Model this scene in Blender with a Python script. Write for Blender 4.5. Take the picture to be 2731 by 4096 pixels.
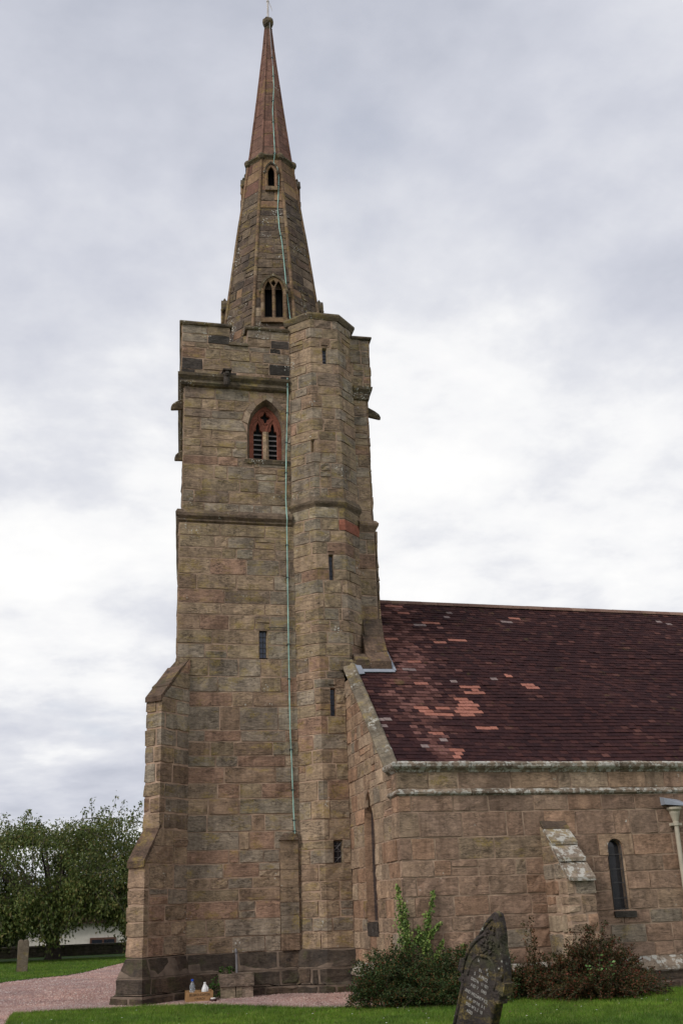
import bpy, bmesh, math, random
import numpy as np
from mathutils import Vector, Matrix

for o in list(bpy.data.objects): bpy.data.objects.remove(o, do_unlink=True)
scene = bpy.context.scene
COL = scene.collection
R = math.radians

# ------------------------------------------------------------------ camera
F_PX, PITCH, ROLL, YAW, EYE = 4233.0, R(20.53), R(-2.158), R(13.89), 1.62
d = Vector((math.sin(YAW)*math.cos(PITCH), math.cos(YAW)*math.cos(PITCH), math.sin(PITCH)))
rt = Vector((math.cos(YAW), -math.sin(YAW), 0)); up = rt.cross(d)
rt, up = rt*math.cos(ROLL)+up*math.sin(ROLL), up*math.cos(ROLL)-rt*math.sin(ROLL)
cd = bpy.data.cameras.new('camera'); cam = bpy.data.objects.new('camera', cd); COL.objects.link(cam)
m = Matrix.Identity(4)
for i, v in enumerate((rt, up, -d)):
    for j in range(3): m[j][i] = v[j]
m.translation = (0, 0, EYE)
cam.matrix_world = m
cd.sensor_fit = 'VERTICAL'; cd.sensor_height = 36; cd.lens = 36*F_PX/4096
cd.clip_start = .1; cd.clip_end = 3000
scene.camera = cam
scene.view_settings.view_transform = 'Standard'; scene.view_settings.look = 'None'
scene.view_settings.exposure = 0.38; scene.view_settings.gamma = 1.0
scene.view_settings.use_curve_mapping = False

# ------------------------------------------------------------------ node helper
def nd(nt, typ, loc=None, **kw):
    n = nt.nodes.new('ShaderNode'+typ)
    for k, v in kw.items():
        if k.startswith('_'):
            s = n.inputs[int(k[1:])]
        elif k in n.inputs.keys() and not hasattr(type(n), k):
            s = n.inputs[k]
        elif hasattr(n, k) and k not in n.inputs.keys():
            setattr(n, k, v); continue
        else:
            s = n.inputs[k]
        if isinstance(v, bpy.types.NodeSocket): nt.links.new(v, s)
        else: s.default_value = v
    return n
def math_(nt, op, a, b=0.0, clamp=False):
    n = nt.nodes.new('ShaderNodeMath'); n.operation = op; n.use_clamp = clamp
    for i, v in enumerate((a, b)):
        if isinstance(v, bpy.types.NodeSocket): nt.links.new(v, n.inputs[i])
        else: n.inputs[i].default_value = v
    return n.outputs[0]
def vmath(nt, op, a, b=(0,0,0)):
    n = nt.nodes.new('ShaderNodeVectorMath'); n.operation = op
    for i, v in enumerate((a, b)):
        if isinstance(v, bpy.types.NodeSocket): nt.links.new(v, n.inputs[i])
        else: n.inputs[i].default_value = v
    return n.outputs[0]
def noise(nt, vec, scale, detail=3.0, rough=.55, lac=2.0, out=0, dist=0.0):
    n = nt.nodes.new('ShaderNodeTexNoise'); nt.links.new(vec, n.inputs['Vector'])
    n.inputs['Scale'].default_value = scale; n.inputs['Detail'].default_value = detail
    n.inputs['Roughness'].default_value = rough; n.inputs['Lacunarity'].default_value = lac
    n.inputs['Distortion'].default_value = dist
    return n.outputs[out]
def ramp(nt, fac, stops, interp='LINEAR'):
    n = nt.nodes.new('ShaderNodeValToRGB'); cr = n.color_ramp; cr.interpolation = interp
    while len(cr.elements) > 1: cr.elements.remove(cr.elements[0])
    for i, (p, c) in enumerate(stops):
        e = cr.elements[0] if i == 0 else cr.elements.new(p)
        e.position = p; e.color = c if len(c) == 4 else (*c, 1)
    nt.links.new(fac, n.inputs[0]); return n.outputs[0]
def maprange(nt, v, a, b, c=0.0, d_=1.0):
    n = nt.nodes.new('ShaderNodeMapRange'); nt.links.new(v, n.inputs[0])
    for i, x in enumerate((a, b, c, d_)): n.inputs[i+1].default_value = x
    return n.outputs[0]
def mix(nt, fac, a, b, mode='MIX'):
    n = nt.nodes.new('ShaderNodeMix'); n.data_type = 'RGBA'; n.blend_type = mode; n.clamp_factor = True
    for s, v in ((n.inputs[0], fac), (n.inputs[6], a), (n.inputs[7], b)):
        if isinstance(v, bpy.types.NodeSocket): nt.links.new(v, s)
        else: s.default_value = v if not isinstance(v, tuple) or len(v) == 4 else (*v, 1)
    return n.outputs[2]
def g(v): return (v, v, v, 1)

# ------------------------------------------------------------------ sky and sun
SUN_AZ, SUN_EL = R(-118), R(41)          # azimuth from +Y towards +X
world = bpy.data.worlds.new('World'); scene.world = world; world.use_nodes = True
nt = world.node_tree; nt.nodes.clear()
sky = nt.nodes.new('ShaderNodeTexSky'); sky.sky_type = 'NISHITA'; sky.sun_disc = False
sky.sun_elevation = SUN_EL; sky.sun_rotation = SUN_AZ % (2*math.pi)
tc = nt.nodes.new('ShaderNodeTexCoord'); gen = tc.outputs['Generated']
sep = nt.nodes.new('ShaderNodeSeparateXYZ'); nt.links.new(gen, sep.inputs[0])
zc = math_(nt, 'MAXIMUM', sep.outputs[2], 0.0)
den = math_(nt, 'ADD', zc, .22)
cx_ = math_(nt, 'DIVIDE', sep.outputs[0], den); cy_ = math_(nt, 'DIVIDE', sep.outputs[1], den)
cmb = nt.nodes.new('ShaderNodeCombineXYZ'); nt.links.new(cx_, cmb.inputs[0]); nt.links.new(cy_, cmb.inputs[1])
cp = vmath(nt, 'ADD', cmb.outputs[0], (15.74, -29.87, -.55))
n1 = noise(nt, cp, 1.25, 6, .52, dist=.1); n2 = noise(nt, cp, 3.2, 9, .58, dist=.1)
nsum = math_(nt, 'ADD', math_(nt, 'MULTIPLY', n1, .62), math_(nt, 'MULTIPLY', n2, .38))
nsum = math_(nt, 'ADD', nsum, maprange(nt, zc, .1, .8, .035, -.01))
cloud = ramp(nt, nsum, [(.36, (3.9, 4.1, 4.75)), (.45, (4.9, 5.05, 5.65)), (.52, (5.9, 6.0, 6.4)), (.575, (7.15, 7.17, 7.28)), (.655, (8.0, 7.95, 7.85))])
n3 = noise(nt, vmath(nt, 'ADD', cmb.outputs[0], (9.3, 4.1, 2.2)), 1.7, 4, .5)
gap = math_(nt, 'MULTIPLY', maprange(nt, n3, .60, .75), .3, True)
skycol = mix(nt, gap, cloud, sky.outputs[0])
bg = nt.nodes.new('ShaderNodeBackground'); nt.links.new(skycol, bg.inputs[0]); bg.inputs[1].default_value = .1
wo = nt.nodes.new('ShaderNodeOutputWorld'); nt.links.new(bg.outputs[0], wo.inputs[0])

sl = bpy.data.lights.new('sun', 'SUN'); sl.energy = 1.5; sl.angle = R(16); sl.color = (1, .96, .9)
so = bpy.data.objects.new('sun', sl); COL.objects.link(so)
sd = Vector((math.sin(SUN_AZ)*math.cos(SUN_EL), math.cos(SUN_AZ)*math.cos(SUN_EL), math.sin(SUN_EL)))
so.rotation_euler = sd.to_track_quat('Z', 'Y').to_euler(); so.location = sd*60

# ------------------------------------------------------------------ materials
def newmat(name):
    mt = bpy.data.materials.new(name); mt.use_nodes = True
    nt = mt.node_tree; b = nt.nodes['Principled BSDF']; b.inputs['Roughness'].default_value = .9
    b.inputs['Specular IOR Level'].default_value = .25
    return mt, nt, b
def rnd_pos(nt):
    """per-piece random number and world position shifted by it"""
    oi = nt.nodes.new('ShaderNodeObjectInfo'); ge = nt.nodes.new('ShaderNodeNewGeometry')
    r = math_(nt, 'FRACT', math_(nt, 'ADD', oi.outputs['Random'], ge.outputs['Random Per Island']))
    cb = nt.nodes.new('ShaderNodeCombineXYZ')
    for i in range(3): nt.links.new(math_(nt, 'MULTIPLY', r, (57.3, 31.7, 83.1)[i]), cb.inputs[i])
    return r, vmath(nt, 'ADD', ge.outputs['Position'], cb.outputs[0]), ge.outputs['Position']
def stone_mat(name, pal, yellow=.0, white=.0, soot=.0, green=.0, bed=1.0, bump=.5, contrast=1.0, blotch=.0):
    mt, nt, b = newmat(name)
    r, lp, wp = rnd_pos(nt)
    k = 1.0/len(pal)
    base = ramp(nt, r, [(i*k, c) for i, c in enumerate(pal)], 'CONSTANT')
    r2 = math_(nt, 'FRACT', math_(nt, 'MULTIPLY', r, 17.31))
    base = mix(nt, 1.0, base, ramp(nt, r2, [(0, g(.80)), (1, g(1.17))]), 'MULTIPLY')
    nm = noise(nt, lp, 4.5, 6, .66)
    base = mix(nt, .55*contrast, base, ramp(nt, nm, [(.3, g(.52)), (.5, g(1.0)), (.7, g(1.42))]), 'MULTIPLY')
    bp = vmath(nt, 'MULTIPLY', lp, (1.5, 1.5, 8.0)); nb = noise(nt, bp, 2.1, 6, .66, dist=.9)
    nc = noise(nt, vmath(nt, 'MULTIPLY', lp, (1.3, 1.3, 4.5)), 2.0, 5, .6, dist=1.1)
    crk = math_(nt, 'MULTIPLY', maprange(nt, math_(nt, 'ABSOLUTE', math_(nt, 'SUBTRACT', nc, .5)), .0, .022, 1.0, 0.0), maprange(nt, noise(nt, lp, 2.3, 2, .5), .44, .56), True)
    crk = math_(nt, 'MULTIPLY', crk, bed, True)
    base = mix(nt, .55*bed, base, ramp(nt, nb, [(.33, (.42, .40, .39)), (.47, g(1.0)), (.62, (1.3, 1.27, 1.2))]), 'MULTIPLY')
    base = mix(nt, math_(nt, 'MULTIPLY', crk, .75), base, (.05, .04, .032))
    nf = noise(nt, vmath(nt, 'MULTIPLY', lp, (1, 1, 1.7)), 13, 6, .72)
    base = mix(nt, .75, base, ramp(nt, nf, [(.3, g(.55)), (.52, g(1.03)), (.72, g(1.45))]), 'MULTIPLY')
    # weather stains that run over several stones
    ns = noise(nt, vmath(nt, 'MULTIPLY', wp, (1, 1, .45)), .9, 5, .62)
    base = mix(nt, .75, base, ramp(nt, ns, [(.34, (.62, .60, .60)), (.52, g(1.0)), (.7, (1.16, 1.14, 1.1))]), 'MULTIPLY')
    nv = noise(nt, vmath(nt, 'MULTIPLY', wp, (3.2, 3.2, .35)), 1.6, 5, .6)      # rain streaks
    base = mix(nt, .6, base, ramp(nt, nv, [(.36, (.60, .57, .55)), (.50, g(1.0)), (.68, (1.15, 1.13, 1.1))]), 'MULTIPLY')
    if soot:
        n_ = noise(nt, wp, 1.9, 6, .68)
        base = mix(nt, math_(nt, 'MULTIPLY', maprange(nt, n_, .57-.14*soot, .66), .75*min(1, soot*1.6), True), base, (.032, .028, .026))
    if green:
        n_ = noise(nt, vmath(nt, 'ADD', wp, (5, 9, 2)), 2.2, 5, .65)
        base = mix(nt, math_(nt, 'MULTIPLY', maprange(nt, n_, .52, .68), green, True), base, (.075, .08, .03))
    if yellow:
        n_ = noise(nt, vmath(nt, 'MULTIPLY', vmath(nt, 'ADD', wp, (2, 4, 8)), (1, 1, 1.9)), 2.1, 6, .7)
        n2_ = noise(nt, wp, 30, 3, .7)
        f = math_(nt, 'MULTIPLY', maprange(nt, n_, .575-.09*yellow, .68), maprange(nt, n2_, .36, .56), True)
        base = mix(nt, math_(nt, 'MULTIPLY', f, .72, True), base, (.31, .225, .055))
    if white:
        vo = nt.nodes.new('ShaderNodeTexVoronoi'); vo.inputs['Scale'].default_value = 17
        nt.links.new(vmath(nt, 'ADD', wp, vmath(nt, 'MULTIPLY', noise(nt, wp, 9, 3, .6, out=1), (.1, .1, .1))), vo.inputs['Vector'])
        n_ = noise(nt, vmath(nt, 'ADD', wp, (7, 3, 1)), 1.5, 4, .65)
        n2_ = noise(nt, wp, 24, 3, .7)
        f = math_(nt, 'MULTIPLY', maprange(nt, vo.outputs['Distance'], .34, .24), maprange(nt, n_, .665-.22*white, .72-.2*white), True)
        f = math_(nt, 'MULTIPLY', f, maprange(nt, n2_, .38, .48), True)
        base = mix(nt, f, base, (.56, .55, .49))
    if blotch:
        n_ = noise(nt, wp, 8, 6, .72); n2_ = noise(nt, vmath(nt, 'ADD', wp, (1, 6, 3)), 1.7, 4, .6)
        f = math_(nt, 'MULTIPLY', maprange(nt, n_, .50, .55), maprange(nt, n2_, .62-.3*blotch, .70-.3*blotch), True)
        base = mix(nt, math_(nt, 'MULTIPLY', f, .85), base, (.47, .455, .41))
    nt.links.new(base, b.inputs['Base Color'])
    hsum = math_(nt, 'ADD', math_(nt, 'MULTIPLY', nb, .9*bed), math_(nt, 'ADD', math_(nt, 'MULTIPLY', nm, .7), math_(nt, 'MULTIPLY', nf, .45)))
    hsum = math_(nt, 'SUBTRACT', hsum, math_(nt, 'MULTIPLY', crk, .7))
    bu = nt.nodes.new('ShaderNodeBump'); bu.inputs['Strength'].default_value = bump; bu.inputs['Distance'].default_value = .045
    nt.links.new(hsum, bu.inputs['Height']); nt.links.new(bu.outputs[0], b.inputs['Normal'])
    return mt
GREY = (.268, .218, .168); TAN = (.305, .222, .152); BROWN = (.278, .193, .134); OLIVE = (.272, .207, .138); RED = (.288, .183, .130); PALE = (.322, .242, .172); DUSK = (.225, .168, .126)
M = {}
M['upper'] = stone_mat('sandstone_upper', [GREY, TAN, BROWN, OLIVE, GREY, OLIVE, (.27, .226, .175), TAN, DUSK], yellow=.8, white=.3, soot=.22)
M['mid'] = stone_mat('sandstone_middle', [GREY, TAN, OLIVE, (.27, .228, .175), GREY, RED, TAN, OLIVE], yellow=.75, white=.15, soot=.12)
M['low'] = stone_mat('sandstone_lower', [TAN, GREY, BROWN, RED, PALE, GREY, BROWN, TAN], yellow=.25, white=.04, soot=.14)
M['aisle'] = stone_mat('sandstone_aisle', [(.30, .196, .138), (.285, .188, .134), (.31, .194, .131), (.29, .198, .145), (.268, .176, .127), (.30, .205, .146)], white=.1, soot=.0, bed=.6)
M['gable'] = stone_mat('sandstone_gable', [(.345, .235, .158), (.31, .222, .155), (.33, .205, .135), (.355, .262, .185)], white=.15, soot=.0, bed=.6)
M['plinth'] = stone_mat('plinth_stone', [(.088, .062, .047), (.07, .054, .042), (.10, .07, .05), (.08, .06, .044)], white=.0, soot=.55, green=.5, contrast=1.2)
M['dark'] = stone_mat('blackened_and_shade_stone', [(.07, .058, .05), (.055, .048, .042)], white=.5, soot=.5)
M['red'] = stone_mat('new_red_sandstone', [(.27, .095, .062), (.30, .115, .075)], bed=.3, bump=.2)
M['spire_low'] = stone_mat('spire_rubble', [(.12, .085, .063), (.15, .11, .078), (.095, .072, .058), (.135, .09, .066), (.165, .122, .086)], yellow=.6, white=.45, soot=.3)
M['spire_high'] = stone_mat('spire_red_ashlar', [(.20, .105, .078), (.18, .096, .073), (.19, .108, .08)], yellow=.2, white=.1, soot=.12, bed=.4, bump=.3)
M['spire_mid'] = stone_mat('spire_tan_ashlar', [(.245, .15, .095), (.26, .165, .10), (.225, .135, .09)], yellow=.75, soot=.05, bed=.4, bump=.3)
M['rib'] = stone_mat('spire_rib_stone', [(.23, .15, .09), (.20, .13, .085), (.25, .18, .12)], yellow=1.0, soot=.1)
M['moss'] = stone_mat('mossy_moulding', [(.16, .125, .085), (.14, .11, .075)], yellow=.6, white=.6, soot=.55, green=.6)
M['string'] = stone_mat('moulding_stone', [(.20, .145, .105), (.185, .14, .10)], yellow=.55, white=.3, soot=.3, green=.2)
M['lichen'] = stone_mat('lichened_coping', [(.26, .205, .155), (.235, .185, .14)], soot=.15, bed=.4, blotch=1.1)
M['coping'] = stone_mat('gable_coping_stone', [(.20, .165, .12), (.18, .15, .11)], yellow=.6, soot=.35, bed=.4, blotch=.28)
M['slabwhite'] = stone_mat('white_lichened_slab', [(.27, .22, .165), (.25, .20, .155)], yellow=.3, soot=.3, bed=.3, blotch=1.15)
M['weather'] = stone_mat('weathering_stone', [(.125, .082, .058), (.105, .074, .054)], yellow=.5, white=.15, soot=.35, green=.35)
M['pilaster'] = stone_mat('dressed_pale_stone', [(.35, .27, .19), (.33, .245, .175)], bed=.3, bump=.25)
M['grave'] = stone_mat('black_gravestone', [(.058, .046, .042), (.066, .052, .046), (.05, .04, .038)], white=.2, yellow=.7, soot=.45, green=.6, bed=.4, bump=1.0, contrast=1.2)
M['gravepost'] = stone_mat('grave_marker_stone', [(.20, .16, .12), (.19, .15, .115)], yellow=.5, soot=.2, bed=.3)
M['trough'] = stone_mat('trough_stone', [(.27, .215, .155), (.29, .22, .16), (.235, .18, .14)], green=.35, white=.2, soot=.2)
M['boundary'] = stone_mat('boundary_wall_stone', [(.09, .075, .06), (.075, .065, .05)], green=.5, soot=.4)

def plain(name, col, rough=.8, metal=0.0, var=.25, scale=6, bump=0.0, spec=.3):
    mt, nt, b = newmat(name)
    r, lp, wp = rnd_pos(nt)
    n_ = noise(nt, lp, scale, 5, .6)
    c = mix(nt, 1.0, (*col, 1), ramp(nt, n_, [(.3, g(1-var)), (.7, g(1+var))]), 'MULTIPLY')
    nt.links.new(c, b.inputs['Base Color']); b.inputs['Roughness'].default_value = rough
    b.inputs['Metallic'].default_value = metal; b.inputs['Specular IOR Level'].default_value = spec
    if bump:
        bu = nt.nodes.new('ShaderNodeBump'); bu.inputs['Strength'].default_value = bump; bu.inputs['Distance'].default_value = .01
        nt.links.new(n_, bu.inputs['Height']); nt.links.new(bu.outputs[0], b.inputs['Normal'])
    return mt
def island(name, stops, rough=.8, var=.3, vscale=2.0, spec=.25, trans=0.0, wide=0.0):
    """colour picked per piece"""
    mt, nt, b = newmat(name)
    r, lp, wp = rnd_pos(nt)
    c = ramp(nt, r, stops)
    n_ = noise(nt, wp, vscale, 4, .6)
    c = mix(nt, 1.0, c, ramp(nt, n_, [(.3, g(1-var)), (.7, g(1+var))]), 'MULTIPLY')
    if wide:
        nw = noise(nt, vmath(nt, 'ADD', wp, (3, 1, 4)), .55, 3, .5)
        c = mix(nt, wide, c, ramp(nt, nw, [(.35, (.72, .8, .8)), (.65, (1.3, 1.18, 1.0))]), 'MULTIPLY')
    nt.links.new(c, b.inputs['Base Color']); b.inputs['Roughness'].default_value = rough
    b.inputs['Specular IOR Level'].default_value = spec
    if trans:
        tr = nt.nodes.new('ShaderNodeBsdfTranslucent'); nt.links.new(c, tr.inputs[0])
        ms = nt.nodes.new('ShaderNodeMixShader'); ms.inputs[0].default_value = trans
        nt.links.new(b.outputs[0], ms.inputs[1]); nt.links.new(tr.outputs[0], ms.inputs[2])
        nt.links.new(ms.outputs[0], nt.nodes['Material Output'].inputs[0])
    return mt
M['mortar'] = plain('pink_mortar', (.34, .238, .172), .95, var=.4, scale=5, bump=.4)
M['mortar_dark'] = plain('weathered_mortar', (.15, .112, .085), .95, var=.45, scale=4, bump=.4)
M['void'] = plain('dark_interior', (.006, .006, .007), .9, var=.1)
M['lead'] = plain('lead_sheet', (.24, .26, .30), .45, var=.2, scale=3, spec=.5)
M['copper'] = plain('green_copper', (.30, .48, .425), .7, var=.4, scale=4)
M['copper_dark'] = plain('dark_clip', (.05, .06, .055), .7)
M['louvre'] = plain('grey_louvre', (.20, .18, .175), .7, var=.2, scale=8)
M['cable'] = plain('dark_cable', (.05, .055, .05), .6)
M['pipe_paint'] = plain('cream_pipe_paint', (.42, .37, .29), .5, var=.15, scale=4)
M['iron'] = plain('dark_iron', (.06, .055, .055), .6, var=.3)
M['steel'] = plain('grey_pipe', (.17, .16, .17), .55, var=.25, spec=.5)
M['rod'] = plain('pale_rod', (.55, .50, .48), .5)
M['crate'] = plain('crate_wood', (.33, .19, .085), .7, var=.25, scale=5, bump=.1)
M['ink'] = plain('black_marker', (.02, .015, .012), .8)
M['letter'] = plain('worn_white_lettering', (.38, .36, .34), .8, var=.3, scale=25)
M['bluecap'] = plain('blue_cap', (.02, .07, .42), .4)
M['whiteplastic'] = plain('white_plastic', (.70, .70, .70), .4, var=.06)
M['paper'] = plain('label_film', (.62, .63, .65), .4, var=.1, scale=20)
M['rim'] = plain('pale_rim', (.7, .68, .64), .3)
M['dish'] = plain('dark_red_dish', (.06, .03, .028), .4)
M['render'] = plain('white_render', (.66, .62, .55), .9, var=.08)
M['brownframe'] = plain('brown_window_frame', (.10, .05, .035), .7)
M['barkm'] = plain('dark_bark', (.045, .035, .028), .9, var=.4, scale=9, bump=.5)
M['twig'] = plain('grey_twig', (.12, .10, .085), .9, var=.3)
M['stem'] = plain('vine_stem', (.13, .10, .07), .9)
def glassy(name, col, rough):
    mt, nt, b = newmat(name); b.inputs['Base Color'].default_value = (*col, 1); b.inputs['Roughness'].default_value = rough
    b.inputs['Specular IOR Level'].default_value = .5; return mt
M['glass'] = glassy('dark_leaded_glass', (.018, .02, .028), .12)
M['glass_skyreflect'] = glassy('sky_reflection_glass', (.05, .06, .095), .2)  # bluish base colour paints in the sky's reflection
mt, nt, b = newmat('clear_plastic'); b.inputs['Base Color'].default_value = (.75, .8, .85, 1)
b.inputs['Transmission Weight'].default_value = .8; b.inputs['Roughness'].default_value = .15; b.inputs['IOR'].default_value = 1.25; M['clear'] = mt
M['leaf_tree'] = island('cherry_leaf', [(0, (.050, .080, .016)), (.5, (.094, .13, .030)), (.85, (.155, .175, .045)), (1, (.20, .16, .054))], .55, .3, .6, spec=.35, trans=.25)
M['leaf_shrub'] = island('cotoneaster_green_leaf', [(0, (.022, .044, .012)), (.55, (.042, .072, .020)), (.8, (.075, .080, .024)), (.93, (.11, .05, .016)), (1, (.14, .045, .018))], .6, .35, 2.2, trans=.15)
M['leaf_rust'] = island('cotoneaster_rust_leaf', [(0, (.022, .036, .010)), (.5, (.050, .046, .015)), (.78, (.095, .042, .016)), (1, (.15, .036, .022))], .6, .35, 2.5, trans=.15)
M['leaf_ivy'] = island('ivy_leaf', [(0, (.055, .10, .02)), (.5, (.13, .21, .045)), (1, (.27, .33, .09))], .5, .25, 3, trans=.15)
M['leaf_bright'] = island('sapling_leaf', [(0, (.10, .22, .06)), (1, (.24, .38, .12))], .5, .2, 3, trans=.2)
M['leaf_weed'] = island('weed_leaf', [(0, (.03, .07, .012)), (1, (.07, .14, .03))], .6, .3, 3, trans=.2)
M['leaf_far'] = island('hedge_leaf', [(0, (.018, .03, .008)), (1, (.05, .065, .018))], .7, .35, .5)
M['grass'] = island('grass_blade', [(0, (.070, .140, .012)), (.5, (.105, .20, .018)), (.82, (.145, .245, .030)), (1, (.23, .235, .075))], .55, .4, 2.3, spec=.3, trans=.3, wide=.8)
M['pebble'] = island('pink_gravel_stone', [(0, (.27, .16, .145)), (.4, (.34, .215, .195)), (.8, (.41, .285, .26)), (1, (.48, .40, .37))], .9, .22, 1.2, wide=.45)

def ground_mat(name, cols, scale, bump, dist):
    mt, nt, b = newmat(name); r, lp, wp = rnd_pos(nt)
    n_ = noise(nt, wp, scale, 6, .7); n2_ = noise(nt, wp, .7, 4, .6)
    c = ramp(nt, n_, [(.3, cols[0]), (.5, cols[1]), (.7, cols[2])])
    c = mix(nt, .7, c, ramp(nt, n2_, [(.3, g(.75)), (.7, g(1.2))]), 'MULTIPLY')
    nt.links.new(c, b.inputs['Base Color'])
    bu = nt.nodes.new('ShaderNodeBump'); bu.inputs['Strength'].default_value = bump; bu.inputs['Distance'].default_value = dist
    nt.links.new(n_, bu.inputs['Height']); nt.links.new(bu.outputs[0], b.inputs['Normal'])
    return mt
M['turf'] = ground_mat('turf', [(.030, .062, .008), (.046, .10, .011), (.070, .135, .020)], 26, .6, .05)
M['gravel'] = ground_mat('gravel_bed', [(.22, .125, .11), (.33, .205, .185), (.44, .32, .30)], 45, .8, .03)
M['soil'] = ground_mat('field', [(.03, .05, .01), (.045, .07, .015), (.06, .09, .02)], 3, .3, .1)

# ------------------------------------------------------------------ object helpers
class MB:
    def __init__(s): s.v = []; s.f = []; s.m = []
    def add(s, vs, fs, mi=0):
        o = len(s.v); s.v += [tuple(p) for p in vs]; s.f += [tuple(i+o for i in f) for f in fs]; s.m += [mi]*len(fs)
    def box(s, a, b, mi=0, M_=None):
        vs = [Vector((x, y, z)) for x in (a[0], b[0]) for y in (a[1], b[1]) for z in (a[2], b[2])]
        if M_: vs = [M_(p) for p in vs]
        s.add(vs, [(0,1,3,2), (4,6,7,5), (0,4,5,1), (2,3,7,6), (0,2,6,4), (1,5,7,3)], mi)
    def tube(s, pts, r, n=8, mi=0, cap=True):
        pts = [Vector(p) for p in pts]; rs = r if isinstance(r, (list, tuple)) else [r]*len(pts)
        vs = []; ref = None
        for i, p in enumerate(pts):
            t = (pts[min(i+1, len(pts)-1)]-pts[max(i-1, 0)]).normalized()
            if ref is None: ref = Vector((0, 0, 1)) if abs(t.z) < .9 else Vector((1, 0, 0))
            a = ref.cross(t)
            if a.length < 1e-4: a = t.orthogonal()
            a.normalize(); b_ = t.cross(a); ref = b_
            for k in range(n):
                q = 2*math.pi*k/n; vs.append(p+(a*math.cos(q)+b_*math.sin(q))*rs[i])
        fs = [(i*n+k, i*n+(k+1) % n, (i+1)*n+(k+1) % n, (i+1)*n+k) for i in range(len(pts)-1) for k in range(n)]
        if cap: fs += [tuple(range(n-1, -1, -1)), tuple((len(pts)-1)*n+k for k in range(n))]
        s.add(vs, fs, mi)
    def lathe(s, prof, c=(0, 0, 0), n=14, mi=0):
        vs = [(c[0]+r*math.cos(2*math.pi*k/n), c[1]+r*math.sin(2*math.pi*k/n), c[2]+z) for r, z in prof for k in range(n)]
        fs = [(i*n+k, i*n+(k+1) % n, (i+1)*n+(k+1) % n, (i+1)*n+k) for i in range(len(prof)-1) for k in range(n)]
        fs += [tuple(range(n-1, -1, -1)), tuple((len(prof)-1)*n+k for k in range(n))]
        s.add(vs, fs, mi)
    def build(s, name, mat, parent=None, smooth=False, **props):
        me = bpy.data.meshes.new(name); me.from_pydata(s.v, [], s.f)
        for m_ in (mat if isinstance(mat, (list, tuple)) else [mat]): me.materials.append(m_)
        if any(s.m): me.polygons.foreach_set('material_index', s.m)
        if smooth: me.polygons.foreach_set('use_smooth', [True]*len(me.polygons))
        me.update()
        return link(name, me, parent, **props)
def link(name, me, parent=None, **props):
    o = bpy.data.objects.new(name, me); COL.objects.link(o)
    if parent is not None: put(o, parent)
    for k, v in props.items(): o[k] = v
    return o
def put(o, parent):
    o.parent = parent
    p = parent; w = Matrix.Identity(4)
    while p is not None:
        w = p.matrix_basis_world if False else (Matrix.LocRotScale(p.location, p.rotation_euler, p.scale) @ w)
        if p.parent: w = p.matrix_parent_inverse @ w
        p = p.parent
    o.matrix_parent_inverse = w.inverted()
def thing(name, label, cat, loc=(0, 0, 0), group=None):
    o = bpy.data.objects.new(name, None); COL.objects.link(o); o.location = loc; o.empty_display_size = .2
    o['label'] = label; o['category'] = cat
    if group: o['group'] = group
    return o
def tag(o, label, cat, group=None):
    o['label'] = label; o['category'] = cat
    if group: o['group'] = group
    return o
def np_mesh(name, V, F, mat, parent=None, **props):
    """V (n,3) float, F (m,k) int with constant k"""
    me = bpy.data.meshes.new(name); n = len(V); m_, k = F.shape
    me.vertices.add(n); me.vertices.foreach_set('co', np.ascontiguousarray(V, dtype=np.float32).ravel())
    me.loops.add(m_*k); me.loops.foreach_set('vertex_index', F.astype(np.int32).ravel())
    me.polygons.add(m_); me.polygons.foreach_set('loop_start', np.arange(0, m_*k, k, dtype=np.int32))
    me.materials.append(mat); me.update(calc_edges=True); me.validate()
    return link(name, me, parent, **props)
def plate(polys, extrude, bevel=0.0, res=2):
    """2D outline with holes -> mesh data (local XY, extruded along Z)"""
    cu = bpy.data.curves.new('outline', 'CURVE'); cu.dimensions = '2D'; cu.fill_mode = 'BOTH'
    cu.extrude = extrude; cu.bevel_depth = bevel; cu.bevel_resolution = res
    for p in polys:
        sp = cu.splines.new('POLY'); sp.points.add(len(p)-1); sp.use_cyclic_u = True
        for i, q in enumerate(p): sp.points[i].co = (q[0], q[1], 0, 1)
    ob = bpy.data.objects.new('outline', cu); COL.objects.link(ob); bpy.context.view_layer.update()
    me = bpy.data.meshes.new_from_object(ob.evaluated_get(bpy.context.evaluated_depsgraph_get()))
    bpy.data.objects.remove(ob); bpy.data.curves.remove(cu); return me
def text_mesh(txt, size, extrude=.002, sx=1.0):
    cu = bpy.data.curves.new('txt', 'FONT'); cu.body = txt; cu.size = size; cu.extrude = extrude; cu.align_x = 'CENTER'
    ob = bpy.data.objects.new('txt', cu); COL.objects.link(ob); bpy.context.view_layer.update()
    me = bpy.data.meshes.new_from_object(ob.evaluated_get(bpy.context.evaluated_depsgraph_get()))
    bpy.data.objects.remove(ob); bpy.data.curves.remove(cu)
    for v in me.vertices: v.co.x *= sx
    return me
def plate_obj(name, polys, extrude, frame, mat, parent, bevel=0.0):
    """frame(x, y, h) -> world point"""
    me = plate(polys, extrude, bevel)
    for v in me.vertices: v.co = frame(v.co.x, v.co.y, v.co.z)
    me.materials.clear(); me.materials.append(mat); me.update()
    return link(name, me, parent)

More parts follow.
